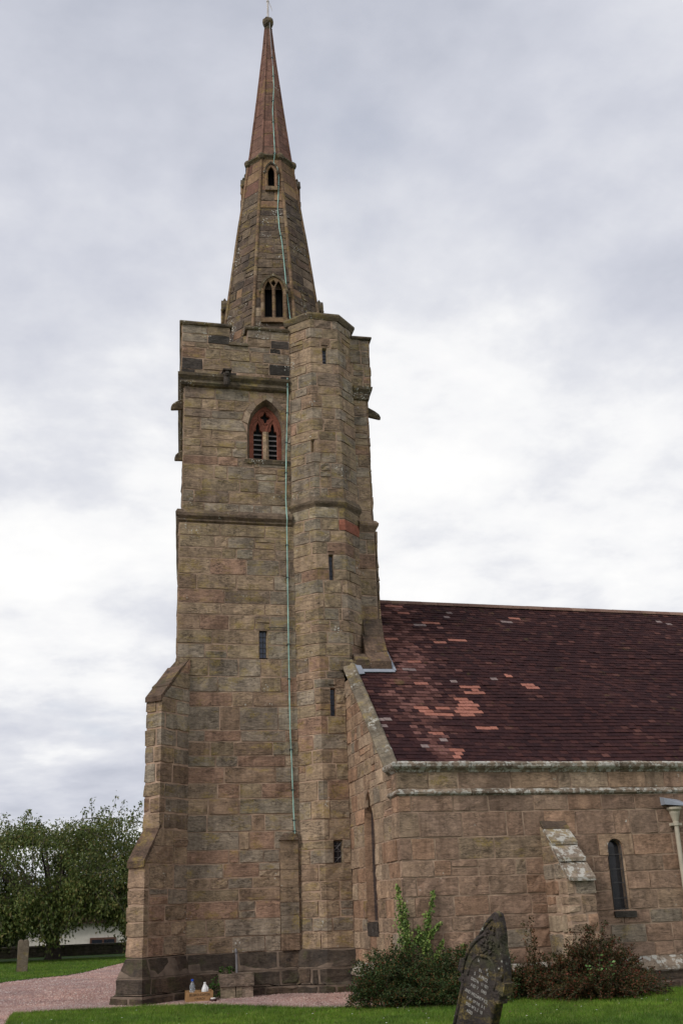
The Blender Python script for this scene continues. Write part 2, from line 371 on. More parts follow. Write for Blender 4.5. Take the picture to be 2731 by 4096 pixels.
# ------------------------------------------------------------------ masonry
def planar(o, ux, n):
    o, ux, n = Vector(o), Vector(ux).normalized(), Vector(n).normalized()
    return lambda u, v, h: o+ux*u+Vector((0, 0, v))+n*h
def polyline(pts, prof=None):
    """wall path in plan, outward is to the right of travel"""
    P = [Vector((p[0], p[1], 0)) for p in pts]
    L = [0.0]
    for a, b in zip(P, P[1:]): L.append(L[-1]+(b-a).length)
    N = []
    for a, b in zip(P, P[1:]):
        t = (b-a).normalized(); N.append(Vector((t.y, -t.x, 0)))
    def f(u, v, h):
        if prof: h = h+prof(v)
        i = 0
        while i < len(P)-2 and u > L[i+1]+1e-6: i += 1
        t = (P[i+1]-P[i]).normalized(); p = P[i]+t*(u-L[i]); n = N[i]
        # mitre near the folds
        if i > 0 and abs(u-L[i]) < 1e-4: n = (N[i]+N[i-1]); n = n/(n.dot(N[i])); p = P[i].copy()
        elif i < len(P)-2 and abs(u-L[i+1]) < 1e-4: n = (N[i]+N[i+1]); n = n/(n.dot(N[i])); p = P[i+1].copy()
        return p+n*h+Vector((0, 0, v))
    return f, L
def stone(mapper, q, v0, v1, rng, folds=(), h0=None, bev=.010, rough=None, back=-.03):
    """q = (u bottom left, u bottom right, u top left, u top right)"""
    w = (q[1]-q[0]+q[3]-q[2])/2; hgt = v1-v0
    if h0 is None: h0 = rng.choice((.009, .011, .013, .016, .022))
    if rough is None: rough = rng.choice((.002, .004, .008, .014))
    nx = 2 if w < .3 else (3 if w < .7 else 4)
    bs = min(.3, bev/max(w, .02)); bt = min(.3, bev/max(hgt, .02))
    S = [0.0]+[bs+(1-2*bs)*i/nx for i in range(nx+1)]+[1.0]
    for fu in folds:
        if min(q[0], q[2])+.02 < fu < max(q[1], q[3])-.02:
            s_ = (fu-(q[0]+q[2])/2)/w
            k = min(range(1, len(S)-1), key=lambda i: abs(S[i]-s_)); 
            if 1 < k < len(S)-2: S[k] = s_
            else: S.append(s_)
            S.sort()
    T = [0.0, bt, .5, 1-bt, 1.0]
    if hgt < .16: T = [0.0, bt, 1-bt, 1.0]
    jit = .5*bev; nS, nT = len(S), len(T)
    ph = [rng.random()*6.28 for _ in range(4)]; tilt = (rng.uniform(-.004, .004), rng.uniform(-.004, .004))
    vs = []
    for j, t in enumerate(T):
        for i, s_ in enumerate(S):
            ua = q[0]+(q[2]-q[0])*t; ub = q[1]+(q[3]-q[1])*t
            u = ua+(ub-ua)*s_; v = v0+hgt*t
            isf = any(abs(u-fu) < 1e-4 for fu in folds)
            edge = i in (0, nS-1) or j in (0, nT-1)
            if not isf: u += rng.uniform(-jit, jit)*(1.6 if edge else 1)
            v += rng.uniform(-jit, jit)*1.5
            if edge: h = back
            else:
                h = h0+tilt[0]*(s_-.5)*2+tilt[1]*(t-.5)*2+rough*(math.sin(5*s_+ph[0])*math.sin(4*t+ph[1])+rng.uniform(-.7, .7))
                if (i in (1, nS-2)) and (j in (1, nT-2)): h -= rng.uniform(0, .006)
                h = max(h, .003)
            vs.append(mapper(u, v, h))
    fs = [(j*nS+i, j*nS+i+1, (j+1)*nS+i+1, (j+1)*nS+i) for j in range(nT-1) for i in range(nS-1)]
    return vs, fs
def pick(mats, rng):
    x = rng.random()*sum(w for _, w in mats)
    for m_, w in mats:
        x -= w
        if x <= 0: return m_
    return mats[-1][0]
def masonry(parent, mapper, intervals, v0, v1, mats, seed, ch=(.2, .38), sw=(.35, .95), joint=.017, folds=(), breaks=(), wscale=None, core=None, bev=.010, join=None, name='stone', courses=None, special=None, rough=None, h0=None):
    rng = random.Random(seed)
    if courses is None:
        courses = [v0]
        while courses[-1] < v1-1e-6:
            h = rng.uniform(*ch); nv = courses[-1]+h
            if v1-nv < ch[0]*.75: nv = v1
            courses.append(nv)
    for a, b in zip(courses, courses[1:]):
        Ib, It = intervals(a+1e-4), intervals(b-1e-4)
        if len(Ib) != len(It):
            Ib = It = intervals((a+b)/2)
        for (b0, b1), (t0, t1) in zip(Ib, It):
            m0, m1 = (b0+t0)/2, (b1+t1)/2
            sc = 1.0/wscale((a+b)/2) if wscale else 1.0
            if m1-m0 < .05*sc: continue
            if core is not None:
                cu = sorted([m0, m1]+[x for x in list(folds)+list(breaks) if m0 < x < m1])
                for k, (x0, x1) in enumerate(zip(cu, cu[1:])):
                    xs = [x0 if k else b0, x1 if k < len(cu)-2 else b1, x1 if k < len(cu)-2 else t1, x0 if k else t0]
                    core.add([mapper(xs[0], a, 0), mapper(xs[1], a, 0), mapper(xs[2], b, 0), mapper(xs[3], b, 0)], [(0, 1, 2, 3)])
            ends = [m0]; lim = [x for x in breaks if m0+.01 < x < m1-.01]+[m1]
            for L_ in lim:
                while True:
                    w = rng.uniform(*sw)*sc
                    if rng.random() < .14: w *= .45
                    nx_ = ends[-1]+w
                    for fu in folds:
                        if abs(nx_-fu) < .1*sc: nx_ = fu+(.14*sc if nx_ > fu else -.14*sc)
                    if L_-nx_ < sw[0]*.6*sc: ends.append(L_); break
                    if nx_ <= ends[-1]+.03*sc: nx_ = ends[-1]+.2*sc
                    if nx_ >= L_: ends.append(L_); break
                    ends.append(nx_)
            jn = joint/2*sc
            for i, (u0, u1) in enumerate(zip(ends, ends[1:])):
                q = [b0 if i == 0 else u0, b1 if i == len(ends)-2 else u1, t0 if i == 0 else u0, t1 if i == len(ends)-2 else u1]
                if (q[1]-q[0]+q[3]-q[2])/2 < .06*sc: continue
                jl = rng.uniform(.4, 1.3)*jn; jr = rng.uniform(.4, 1.3)*jn
                q[0] += jl; q[2] += jl; q[1] -= jr; q[3] -= jr
                if q[1] < q[0]: q[1] = q[0]+.004*sc
                if q[3] < q[2]: q[3] = q[2]+.004*sc
                mt = pick(mats, rng)
                if special: mt = special((u0+u1)/2, (a+b)/2, rng) or mt
                segs = [(a, b)]
                if b-a > .27 and u1-u0 < .6*sc and rng.random() < .13: mm = a+(b-a)*rng.uniform(.4, .6); segs = [(a, mm), (mm, b)]
                for (sa, sb) in segs:
                    qq = list(q)
                    if len(segs) == 2:
                        fa, fb = (sa-a)/(b-a), (sb-a)/(b-a)
                        qq = [q[0]+(q[2]-q[0])*fa, q[1]+(q[3]-q[1])*fa, q[0]+(q[2]-q[0])*fb, q[1]+(q[3]-q[1])*fb]
                    vs, fs = stone(mapper, qq, sa+rng.uniform(.4, 1.2)*joint/2, sb-rng.uniform(.4, 1.2)*joint/2, rng, folds, bev=bev, rough=rough, h0=h0)
                    if join is not None: join.add(vs, fs)
                    else:
                        mb = MB(); mb.add(vs, fs); mb.build(name, mt, parent)
    return courses
def cut(iv, a, b):
    out = []
    for x0, x1 in iv:
        if b <= x0 or a >= x1: out.append((x0, x1)); continue
        if a > x0: out.append((x0, a))
        if b < x1: out.append((b, x1))
    return out
def arch_hw(y, w, r):
    """half width of a pointed arch (half width w, rise r) at height y above its springing"""
    if y <= 0: return w
    if y >= r: return 0.0
    Rr = (w*w+r*r)/(2*w); return max(0.0, math.sqrt(max(0, Rr*Rr-y*y))-(Rr-w))
def arch_pts(w, r, n=8, x0=0.0, y0=0.0):
    """right springing -> apex -> left springing"""
    a = [(arch_hw(r*math.sin(math.pi/2*i/n), w, r), r*math.sin(math.pi/2*i/n)) for i in range(n+1)]
    a[-1] = (0, r)
    return [(x0+x, y0+y) for x, y in a]+[(x0-x, y0+y) for x, y in a[-2::-1]]
def sweep(parent, name, pts, prof, mat, step=.45, jit=.005, seed=1, smooth=False, closed=False, joints=True):
    """moulding: profile (h outwards, z) carried along a plan path (outward to the right of travel)"""
    rng = random.Random(seed)
    f, L = polyline(pts); us = [0.0]
    for a, b in zip(L, L[1:]):
        k = max(1, int((b-a)/step)); us += [a+(b-a)*(i+1)/k for i in range(k)]
    mb = MB(); n = len(prof); vs = []
    for u in us:
        dj = rng.uniform(-jit, jit); dz = rng.uniform(-jit, jit)
        fold = any(abs(u-x) < 1e-4 for x in L)
        for k, (h, z) in enumerate(prof):
            vs.append(f(u, z+(dz if 0 < k < n-1 else 0), h+((dj+rng.uniform(-jit, jit)*.5) if 0 < k < n-1 else 0)))
    fs = [(i*n+k, (i+1)*n+k, (i+1)*n+k+1, i*n+k+1) for i in range(len(us)-1) for k in range(n-1)]
    fs += [tuple(range(n)), tuple((len(us)-1)*n+k for k in range(n-1, -1, -1))]
    mb.add(vs, fs)
    return mb.build(name, mat, parent, smooth=smooth)
def prism(mb, f, poly, h0, h1, mi=0):
    """convex polygon in (u, v) extruded from h0 to h1 on mapper f"""
    n = len(poly)
    vs = [f(u, v, h0) for u, v in poly]+[f(u, v, h1) for u, v in poly]
    mb.add(vs, [tuple(range(n-1, -1, -1)), tuple(range(n, 2*n))]+[(i, (i+1) % n, n+(i+1) % n, n+i) for i in range(n)], mi)

# ------------------------------------------------------------------ ground
def inpoly(x, y, P):
    r = np.zeros(len(x), bool); n = len(P)
    for i in range(n):
        x0, y0 = P[i]; x1, y1 = P[(i+1) % n]
        c = ((y0 > y) != (y1 > y)) & (x < (x1-x0)*(y-y0)/(y1-y0+1e-12)+x0); r ^= c
    return r
mb = MB(); gx = [-900, -300, -120, -60, -30, -12, 0, 12, 30, 60, 120, 300, 900]; gy = [-300, -60, -20, 0, 10, 20, 30, 40, 50, 57, 62, 80, 150, 400, 1500]
def gz(x, y): return 0 if y <= 57 else (-1.6*min(1, (y-57)/6))
vs = [(x, y, gz(x, y)-.02) for y in gy for x in gx]; n = len(gx)
mb.add(vs, [(j*n+i, j*n+i+1, (j+1)*n+i+1, (j+1)*n+i) for j in range(len(gy)-1) for i in range(n-1)])
mb.build('ground', M['soil'], kind='structure')
def sheet(name, P, z, thick, mat):
    mb = MB(); n = len(P)
    mb.add([(x, y, z) for x, y in P]+[(x, y, z-thick) for x, y in P], [tuple(range(n))]+[(i, n+i, n+(i+1) % n, (i+1) % n) for i in range(n)])
    return mb.build(name, mat, kind='structure')
PATH = [(-60, 12), (-8, 12), (12, 12), (14, 24), (14, 60), (6, 57), (1.93, 44.08), (1.11, 40.97), (.25, 37.26), (-.35, 35.96), (-1.39, 34.83), (-2.01, 33.72), (-5, 30.5), (-14, 25), (-60, 20)]
sheet('gravel_path', PATH, -.004, .01, M['gravel'])
rng = random.Random(5)
edge = [(-1.0, 18.0), (-1.0, 20.25), (-1.0, 22.08), (-.4, 22.13), (.18, 22.05), (.67, 22.01), (1.4, 22.03), (2.08, 21.8), (2.71, 21.2), (3.27, 20.45), (3.8, 19.75), (4.3, 19.4), (4.83, 19.33), (5.5, 19.15)]
fine = []
for a, b in zip(edge, edge[1:]):
    k = max(1, int(math.dist(a, b)/.12))
    fine += [(a[0]+(b[0]-a[0])*i/k+rng.uniform(-.02, .02), a[1]+(b[1]-a[1])*i/k+rng.uniform(-.02, .02)) for i in range(k)]
LAWN = fine+[(5.9, 19.25), (20, 19.85), (20, 2), (-1.0, 2)]
sheet('lawn', LAWN, .03, .05, M['turf'])
FAR = [(-60, 20.2), (-14, 25.2), (-5, 30.7), (-2.01, 33.92), (-1.39, 35.03), (-.35, 36.16), (.25, 37.46), (1.11, 41.17), (1.93, 44.28), (6, 57), (-60, 57)]
sheet('far_lawn', FAR, .012, .03, M['turf'])

def blades(name, P, box, dens, hgt, wid, seed, z, z0=None):
    r = np.random.default_rng(seed); A = (box[1]-box[0])*(box[3]-box[2]); n = int(A*dens)
    x = r.uniform(box[0], box[1], n); y = r.uniform(box[2], box[3], n); k = inpoly(x, y, P); x, y = x[k], y[k]; n = len(x)
    a = r.uniform(0, 6.28, n); h = hgt*r.uniform(.55, 1.3, n)*(1+.7*(r.random(n) < .06)); w = wid*r.uniform(.7, 1.3, n); ln = r.uniform(.1, .8, n)*h; la = r.uniform(0, 6.28, n)
    V = np.zeros((n, 3, 3)); zz = np.full(n, z)
    V[:, 0] = np.stack([x-np.cos(a)*w, y-np.sin(a)*w, zz], 1); V[:, 1] = np.stack([x+np.cos(a)*w, y+np.sin(a)*w, zz], 1)
    V[:, 2] = np.stack([x+np.cos(la)*ln, y+np.sin(la)*ln, zz+h], 1)
    return np_mesh(name, V.reshape(-1, 3), np.arange(n*3).reshape(-1, 3), M['grass'], kind='stuff')
blades('grass', LAWN, (-1.1, 12, 13.6, 22.3), 3000, .042, .0042, 3, .028)
blades('grass', FAR, (-6, 4, 30, 50), 420, .05, .011, 4, .01)
# long grass along the lawn edge
r = np.random.default_rng(8); E_ = np.array(fine); idx = r.integers(0, len(E_)-1, 9000)
px = E_[idx]+(E_[idx+1]-E_[idx])*r.random((9000, 1))+r.normal(0, .025, (9000, 2))
a = r.uniform(0, 6.28, 9000); h = r.uniform(.04, .10, 9000); V = np.zeros((9000, 3, 3))
V[:, 0, :2] = px-np.stack([np.cos(a), np.sin(a)], 1)*.004; V[:, 1, :2] = px+np.stack([np.cos(a), np.sin(a)], 1)*.004; V[:, :2, 2] = 0
V[:, 2, :2] = px+r.normal(0, .03, (9000, 2)); V[:, 2, 2] = h
np_mesh('edge_grass', V.reshape(-1, 3), np.arange(27000).reshape(-1, 3), M['grass'], kind='stuff')
# daisies and fallen leaves on the lawn
r = np.random.default_rng(19)
x = r.uniform(-.9, 11, 90); y = r.uniform(15.5, 22, 90); k = inpoly(x, y, LAWN); x, y = x[k], y[k]; mb = MB()
for a_, b_ in zip(x, y):
    s_ = r.uniform(.010, .018); mb.add([(a_-s_, b_, .075), (a_, b_-s_, .078), (a_+s_, b_, .076), (a_, b_+s_, .08)], [(0, 1, 2, 3)])
mb.build('daisies', M['rim'], kind='stuff')
k = 150; x = r.uniform(-2.5, 11, k); y = r.uniform(16, 23.4, k); mb = MB()
for a_, b_ in zip(x, y):
    s_ = r.uniform(.018, .035); t_ = r.uniform(0, 3.1); c_, q_ = math.cos(t_)*s_, math.sin(t_)*s_; z_ = .07 if inpoly(np.array([a_]), np.array([b_]), LAWN)[0] else .018
    mb.add([(a_-c_, b_-q_, z_), (a_-q_*.5, b_+c_*.5, z_+.012), (a_+c_, b_+q_, z_+.004), (a_+q_*.5, b_-c_*.5, z_+.008)], [(0, 1, 2, 3)])
mb.build('fallen_leaves', M['brownframe'], kind='stuff')
# loose gravel stones
def pebbles(P, box, n, size, seed, avoid=None):
    r = np.random.default_rng(seed); x = r.uniform(box[0], box[1], n); y = r.uniform(box[2], box[3], n)
    k = inpoly(x, y, P)
    if avoid is not None: k &= ~inpoly(x, y, avoid)
    x, y = x[k], y[k]; n = len(x); s = size*r.uniform(.5, 1.5, n)
    base = np.array([(1,0,0),(0,1,0),(-1,0,0),(0,-1,0),(0,0,.7),(0,0,-.5)], float)
    a = r.uniform(0, 6.28, n); ca, sa = np.cos(a), np.sin(a)
    B = base[None]*(s[:, None, None])*r.uniform(.6, 1.3, (n, 6, 1))
    V = np.stack([B[:, :, 0]*ca[:, None]-B[:, :, 1]*sa[:, None]+x[:, None], B[:, :, 0]*sa[:, None]+B[:, :, 1]*ca[:, None]+y[:, None], B[:, :, 2]+r.uniform(0, .006, n)[:, None]], 2)
    fb = np.array([(0,1,4),(1,2,4),(2,3,4),(3,0,4)]); Fc = (fb[None]+6*np.arange(n)[:, None, None]).reshape(-1, 3)
    return V.reshape(-1, 3), Fc
V1, F1 = pebbles(PATH, (-2.6, 6, 19.2, 24.4), 60000, .013, 2, LAWN)
V2, F2 = pebbles(PATH, (-4, 2.2, 24.4, 44), 30000, .022, 6)
np_mesh('gravel', np.vstack([V1, V2]), np.vstack([F1, F2+len(V1)]), M['pebble'], kind='stuff')

# ------------------------------------------------------------------ the church
church = thing('church', 'sandstone parish church with tall spire, square tower, stair turret and dark red tiled roof', 'church', (4.35, 24, 0))
UP, MID, LOW = M['upper'], M['mid'], M['low']
TX0, TXT, TXE = 1.95, 4.66, 6.80         # tower corner, junction with the turret, far edge

# --- tower wall
core = MB(); tw_stones = []
tower = bpy.data.objects.new('tower_wall', bpy.data.meshes.new('tower_wall')); COL.objects.link(tower); put(tower, church)
S_LOW = planar((0, 23.95, 0), (1, 0, 0), (0, -1, 0)); S_MID = planar((0, 24.01, 0), (1, 0, 0), (0, -1, 0)); S_PAR = planar((0, 23.93, 0), (1, 0, 0), (0, -1, 0))
def iv_low(v):
    l = 1.93 if v > 7.1 else (2.2 if v < 6.2 else 2.2-.27*(v-6.2)/.9)
    iv = [(l, TXT+.05)]
    if 7.13 < v < 7.9: iv = cut(iv, 3.83, 4.03)
    if .8 < v < 3.05: iv = cut(iv, 4.245, 4.645)
    return iv
tower_c = masonry(tower, S_LOW, iv_low, 6.0, 10.40, [(MID, 6), (UP, 3)], 11, (.24, .44), (.45, 1.15), core=core)
masonry(tower, S_LOW, iv_low, .83, 6.0, [(LOW, 6), (MID, 3), (M['red'], .1)], 12, (.22, .42), (.45, 1.2), core=core)
BX, BS = 4.07, 13.05                      # belfry window axis and springing
def iv_mid(v):
    iv = [(1.99, TXT+.06)]
    if 12.2 < v <= 13.2: iv = cut(iv, BX-.49, BX+.49)
    elif v > 13.2:
        w = arch_hw(v-BS, .64, .97)
        if w > 0: iv = cut(iv, BX-w, BX+w)
    return iv
masonry(tower, S_MID, iv_mid, 10.71, 14.10, [(UP, 7), (MID, 2)], 13, (.2, .38), (.35, .95), core=core)
iv_par = lambda v: [(1.90, TXT+.03)] if v < 15.3 else [(1.90, 3.13), (3.58, TXT+.03)]
masonry(tower, S_PAR, iv_par, 14.37, 15.82, [(UP, 7), (BROWN and M['mid'], 2), (M['dark'], 2.2)], 14, (.22, .40), (.3, .8), core=core, courses=[14.37, 14.52, 14.85, 15.15, 15.30, 15.55, 15.82])
# the strip of tower to the right of the turret
masonry(tower, planar((0, 23.97, 0), (1, 0, 0), (0, -1, 0)), lambda v: [(6.28, 6.75)], 7.4, 10.36, [(MID, 4), (UP, 4)], 15, (.25, .42), (.3, .6), core=core)
masonry(tower, planar((0, 24.03, 0), (1, 0, 0), (0, -1, 0)), lambda v: [(6.28, 6.72)], 10.66, 14.1, [(MID, 4), (UP, 4)], 16, (.22, .40), (.3, .6), core=core)
masonry(tower, planar((0, 23.95, 0), (1, 0, 0), (0, -1, 0)), lambda v: [(6.28, 6.83)], 14.37, 15.80, [(MID, 4), (UP, 3), (M['pilaster'], 1)], 17, (.25, .40), (.2, .4), core=core)
# west face, seen edge on, and the plain far sides: joined
side = MB()
for (p0, p1, z0, z1, sd_) in [((2.36, 28.8), (1.93, 23.95), .83, 10.4, 21), ((2.41, 28.8), (1.99, 24.01), 10.71, 14.1, 22), ((2.33, 28.8), (1.90, 23.93), 14.37, 15.82, 23), ((6.80, 23.95), (7.2, 28.8), 7.4, 10.4, 24), ((6.75, 24.01), (7.15, 28.8), 10.66, 14.1, 25), ((6.84, 23.93), (7.25, 28.8), 14.37, 15.8, 26)]:
    f, L = polyline([p0, p1])
    masonry(None, f, lambda v, L=L: [(0, L[1])], z0, z1, [(UP, 1)], sd_, (.25, .4), (.4, 1.1), core=core, join=side)
side.build('far_side_stones', UP, tower, kind='stuff')
me = bpy.data.meshes.new('tower_wall'); me.from_pydata(core.v, [], core.f); me.materials.append(M['mortar']); me.update(); tower.data = me
# solid core behind the facing, coloured near-black as an unlit interior
mb = MB()
def hull4(b, z0, z1): mb.add([(x, y, z0) for x, y in b]+[(x, y, z1) for x, y in b], [(3,2,1,0), (4,5,6,7), (0,1,5,4), (1,2,6,5), (2,3,7,6), (3,0,4,7)])
hull4([(2.25, 24.3), (6.55, 24.3), (6.95, 28.5), (2.6, 28.5)], 0, 15.2)
mb.build('wall_core', M['void'], church)

# --- string courses
PW = [(2.0, 24.9), (1.95, 23.97), (TXT, 23.97)]
sweep(church, 'string_course', [(2.36, 28.8), (1.93, 23.95), (TXT, 23.95)], [(-.05, 10.36), (.0, 10.42), (.035, 10.45), (.03, 10.49), (.085, 10.56), (.09, 10.63), (.05, 10.72), (-.06, 10.76)], M['string'], seed=3)
sweep(church, 'parapet_string', [(2.35, 28.8), (1.92, 23.95), (TXT, 23.95)], [(-.06, 14.05), (.02, 14.09), (.05, 14.15), (.03, 14.20), (.02, 14.24), (.09, 14.33), (.10, 14.40), (.02, 14.44), (-.05, 14.45)], M['moss'], seed=4)
cop = [(-.12, 15.80), (.045, 15.80), (.065, 15.84), (.06, 15.88), (.0, 15.92), (-.3, 15.98), (-.3, 15.8)]
sweep(church, 'parapet_coping', [(2.33, 28.8), (1.90, 23.93), (3.13, 23.93), (3.13, 24.25)], cop, M['moss'], seed=5, jit=.004)
sweep(church, 'parapet_coping', [(3.58, 24.25), (3.58, 23.93), (TXT, 23.93)], cop, M['moss'], seed=6, jit=.004)
mb = MB(); mb.box((3.1, 23.87, 15.29), (3.6, 24.25, 15.36)); mb.build('crenel_sill', M['moss'], church)
mb = MB(); mb.box((1.98, 23.98, 14.3), (3.11, 24.27, 15.8)); mb.box((3.6, 23.98, 14.3), (TXT+.1, 24.27, 15.8)); mb.box((3.0, 23.98, 14.3), (3.7, 24.27, 15.29)); mb.build('parapet_core', M['mortar'], church)
sweep(church, 'string_course', [(6.36, 23.97), (6.76, 23.97), (7.17, 28.8)], [(-.05, 10.33), (.0, 10.37), (.03, 10.42), (.09, 10.52), (.10, 10.58), (.04, 10.66), (-.05, 10.70)], M['string'], seed=7)
sweep(church, 'parapet_string', [(6.36, 23.97), (6.78, 23.97), (7.19, 28.8)], [(-.06, 14.02), (.01, 14.05), (.03, 14.15), (.02, 14.2), (.09, 14.3), (.10, 14.38), (-.05, 14.42)], M['moss'], seed=8)
sweep(church, 'parapet_coping', [(6.36, 23.95), (6.84, 23.95), (7.25, 28.8)], [(-.1, 15.79), (.05, 15.79), (.075, 15.83), (.07, 15.87), (-.25, 15.95)], M['moss'], seed=9)

# --- stair turret
TP = [(TXT, 24.0), (5.16, 23.5), (5.87, 23.5), (6.37, 24.0)]
fT, LT = polyline(TP); fT2, _ = polyline([(TXT, 23.95), (5.145, 23.465), (5.885, 23.465), (6.37, 23.95)])
turret = bpy.data.objects.new('stair_turret', bpy.data.meshes.new('stair_turret')); COL.objects.link(turret); put(turret, church)
core = MB()
def tslits(iv, v):
    for (c, hw, z0, z1) in [(LT[1]+.36, .058, 14.74, 15.2), (LT[1]-.02, .05, 12.24, 12.58), (LT[1]+.35, .055, 8.94, 9.58), (LT[1]+.285, .062, 5.72, 6.36), (LT[1]+.30, .105, 2.54, 3.03)]:
        if z0 < v < z1: iv = cut(iv, c-hw, c+hw)
    return iv
def courses_with(z0, z1, fixed, rng, ch):
    """course heights that honour fixed joints (window heads and sills)"""
    out = [z0]; 
    for t in sorted([x for x in fixed if z0 < x < z1])+[z1]:
        gap_ = t-out[-1]; k = max(1, round(gap_/rng.uniform(*ch)))
        w = [rng.uniform(.75, 1.25) for _ in range(k)]; s_ = sum(w); a0 = out[-1]; acc = 0
        for x in w: acc += x; out.append(a0+gap_*acc/s_)
    return out
rq = random.Random(77)
def redband(u, v, rng): return M['red'] if (10.15 < v < 10.72 and rng.random() < .2) else None
masonry(turret, fT, lambda v: tslits([(0.02, LT[3]-.01)], v), 11.0, 16.03, [(UP, 8), (MID, 2), (M['red'], .18)], 31, sw=(.35, .85), folds=LT[1:3], core=core, courses=courses_with(11.0, 16.03, [12.24, 12.58, 14.74, 15.2], rq, (.22, .34)))
masonry(turret, fT, lambda v: tslits([(0.02, LT[3]-.01)], v), 6.75, 10.80, [(MID, 6), (UP, 3)], 32, sw=(.35, .9), folds=LT[1:3], core=core, courses=courses_with(6.75, 10.80, [8.94, 9.58, 10.2, 10.5], rq, (.22, .36)), special=redband)
umax = LT[1]+.58
masonry(turret, fT, lambda v: tslits([(0.02, umax)], v), .83, 6.75, [(LOW, 5), (MID, 4)], 33, sw=(.35, .85), folds=LT[1:3], core=core, courses=courses_with(.83, 6.75, [2.54, 3.03, 5.72, 6.36], rq, (.24, .4)))
me = bpy.data.meshes.new('stair_turret'); me.from_pydata(core.v, [], core.f); me.materials.append(M['mortar']); me.update(); turret.data = me
mb = MB(); b = [(TXT+.12, 24.3), (5.22, 23.72), (5.81, 23.72), (6.25, 24.3)]
hull4(b, 0, 15.7); mb.build('wall_core', M['void'], church)
sweep(church, 'turret_string', [(TXT-.03, 24.02)]+TP[1:3]+[(6.40, 24.02)], [(-.03, 10.72), (.0, 10.77), (.02, 10.82), (.06, 10.88), (.075, 10.93), (.05, 10.98), (.0, 11.10), (-.03, 11.12)], M['string'], seed=10)
sweep(church, 'turret_coping', [(TXT-.06, 24.06), (5.14, 23.5), (5.89, 23.5), (6.42, 24.03), (6.42, 25.2)], [(-.05, 16.01), (.02, 16.03), (.05, 16.09), (.075, 16.15), (.07, 16.20), (.02, 16.23), (-.35, 16.38)], M['moss'], seed=11, jit=.004)
mb = MB(); hull4([(TXT+.1, 24.4), (5.25, 23.75), (5.78, 23.75), (6.25, 24.4)], 15.8, 16.36); hull4([(TXT+.1, 24.4), (6.25, 24.4), (6.25, 25.2), (TXT+.1, 25.2)], 15.8, 16.36); mb.build('turret_cap', M['moss'], church)

# --- slit windows: splayed reveal, leaded glass and bars
def slit(f, c, hw, z0, z1, depth=.11, bars=4, name='slit_window', flip=1, head=True, mesh=False):
    mb = MB()
    fr = [(c-hw, z0), (c+hw, z0), (c+hw, z1), (c-hw, z1)]; bk = [(c-hw*.72, z0+.02), (c+hw*.72, z0+.02), (c+hw*.72, z1-.03), (c-hw*.72, z1-.03)]
    vs = [f(u, v, .006) for u, v in fr]+[f(u, v, -depth) for u, v in bk]
    mb.add(vs, [(i, (i+1) % 4, 4+(i+1) % 4, 4+i) for i in range(4)])
    w = mb.build(name, MID, church)
    gl = MB(); gl.add([f(u, v, -depth+.012) for u, v in bk], [(0, 1, 2, 3)]); gl.build('pane', M['glass_skyreflect'] if not mesh else M['glass'], w)
    if not mesh:
        lt = MB(); lt.add([f(c-hw*1.55, z1+.075, .03), f(c+hw*1.55, z1+.075, .03), f(c+hw*1.02, z1-.01, -.06), f(c-hw*1.02, z1-.01, -.06)], [(3, 2, 1, 0)]); lt.build('chamfered_head', M['weather'], w)
    lb = MB()
    for k in range(1, bars+1):
        v = z0+(z1-z0)*k/(bars+1); prism(lb, f, [(c-hw*.72, v-.005), (c+hw*.72, v-.005), (c+hw*.72, v+.005), (c-hw*.72, v+.005)], -depth+.02, -depth+.03)
    prism(lb, f, [(c-.004, z0+.02), (c+.004, z0+.02), (c+.004, z1-.03), (c-.004, z1-.03)], -depth+.02, -depth+.03)
    if mesh:
        for a_, b_ in (((c-hw, z0), (c+hw, z0+.2)), ((c-hw, z0+.25), (c+hw, z1-.03)), ((c-hw, z1-.1), (c+hw, z0+.2))):
            lb.tube([f(*a_, -.03), f(*b_, -.03)], .004, 4)
    lb.build('lead_bar', M['iron'] if not mesh else M['steel'], w)
    return w
slit(S_LOW, 3.93, .10, 7.13, 7.90, bars=5)
for k in ((LT[1]+.36, .058, 14.74, 15.2), (LT[1]-.02, .05, 12.24, 12.58), (LT[1]+.35, .055, 8.94, 9.58), (LT[1]+.285, .062, 5.72, 6.36)): slit(fT, *k)
slit(fT, LT[1]+.30, .105, 2.54, 3.03, name='barred_window', bars=3, mesh=True)

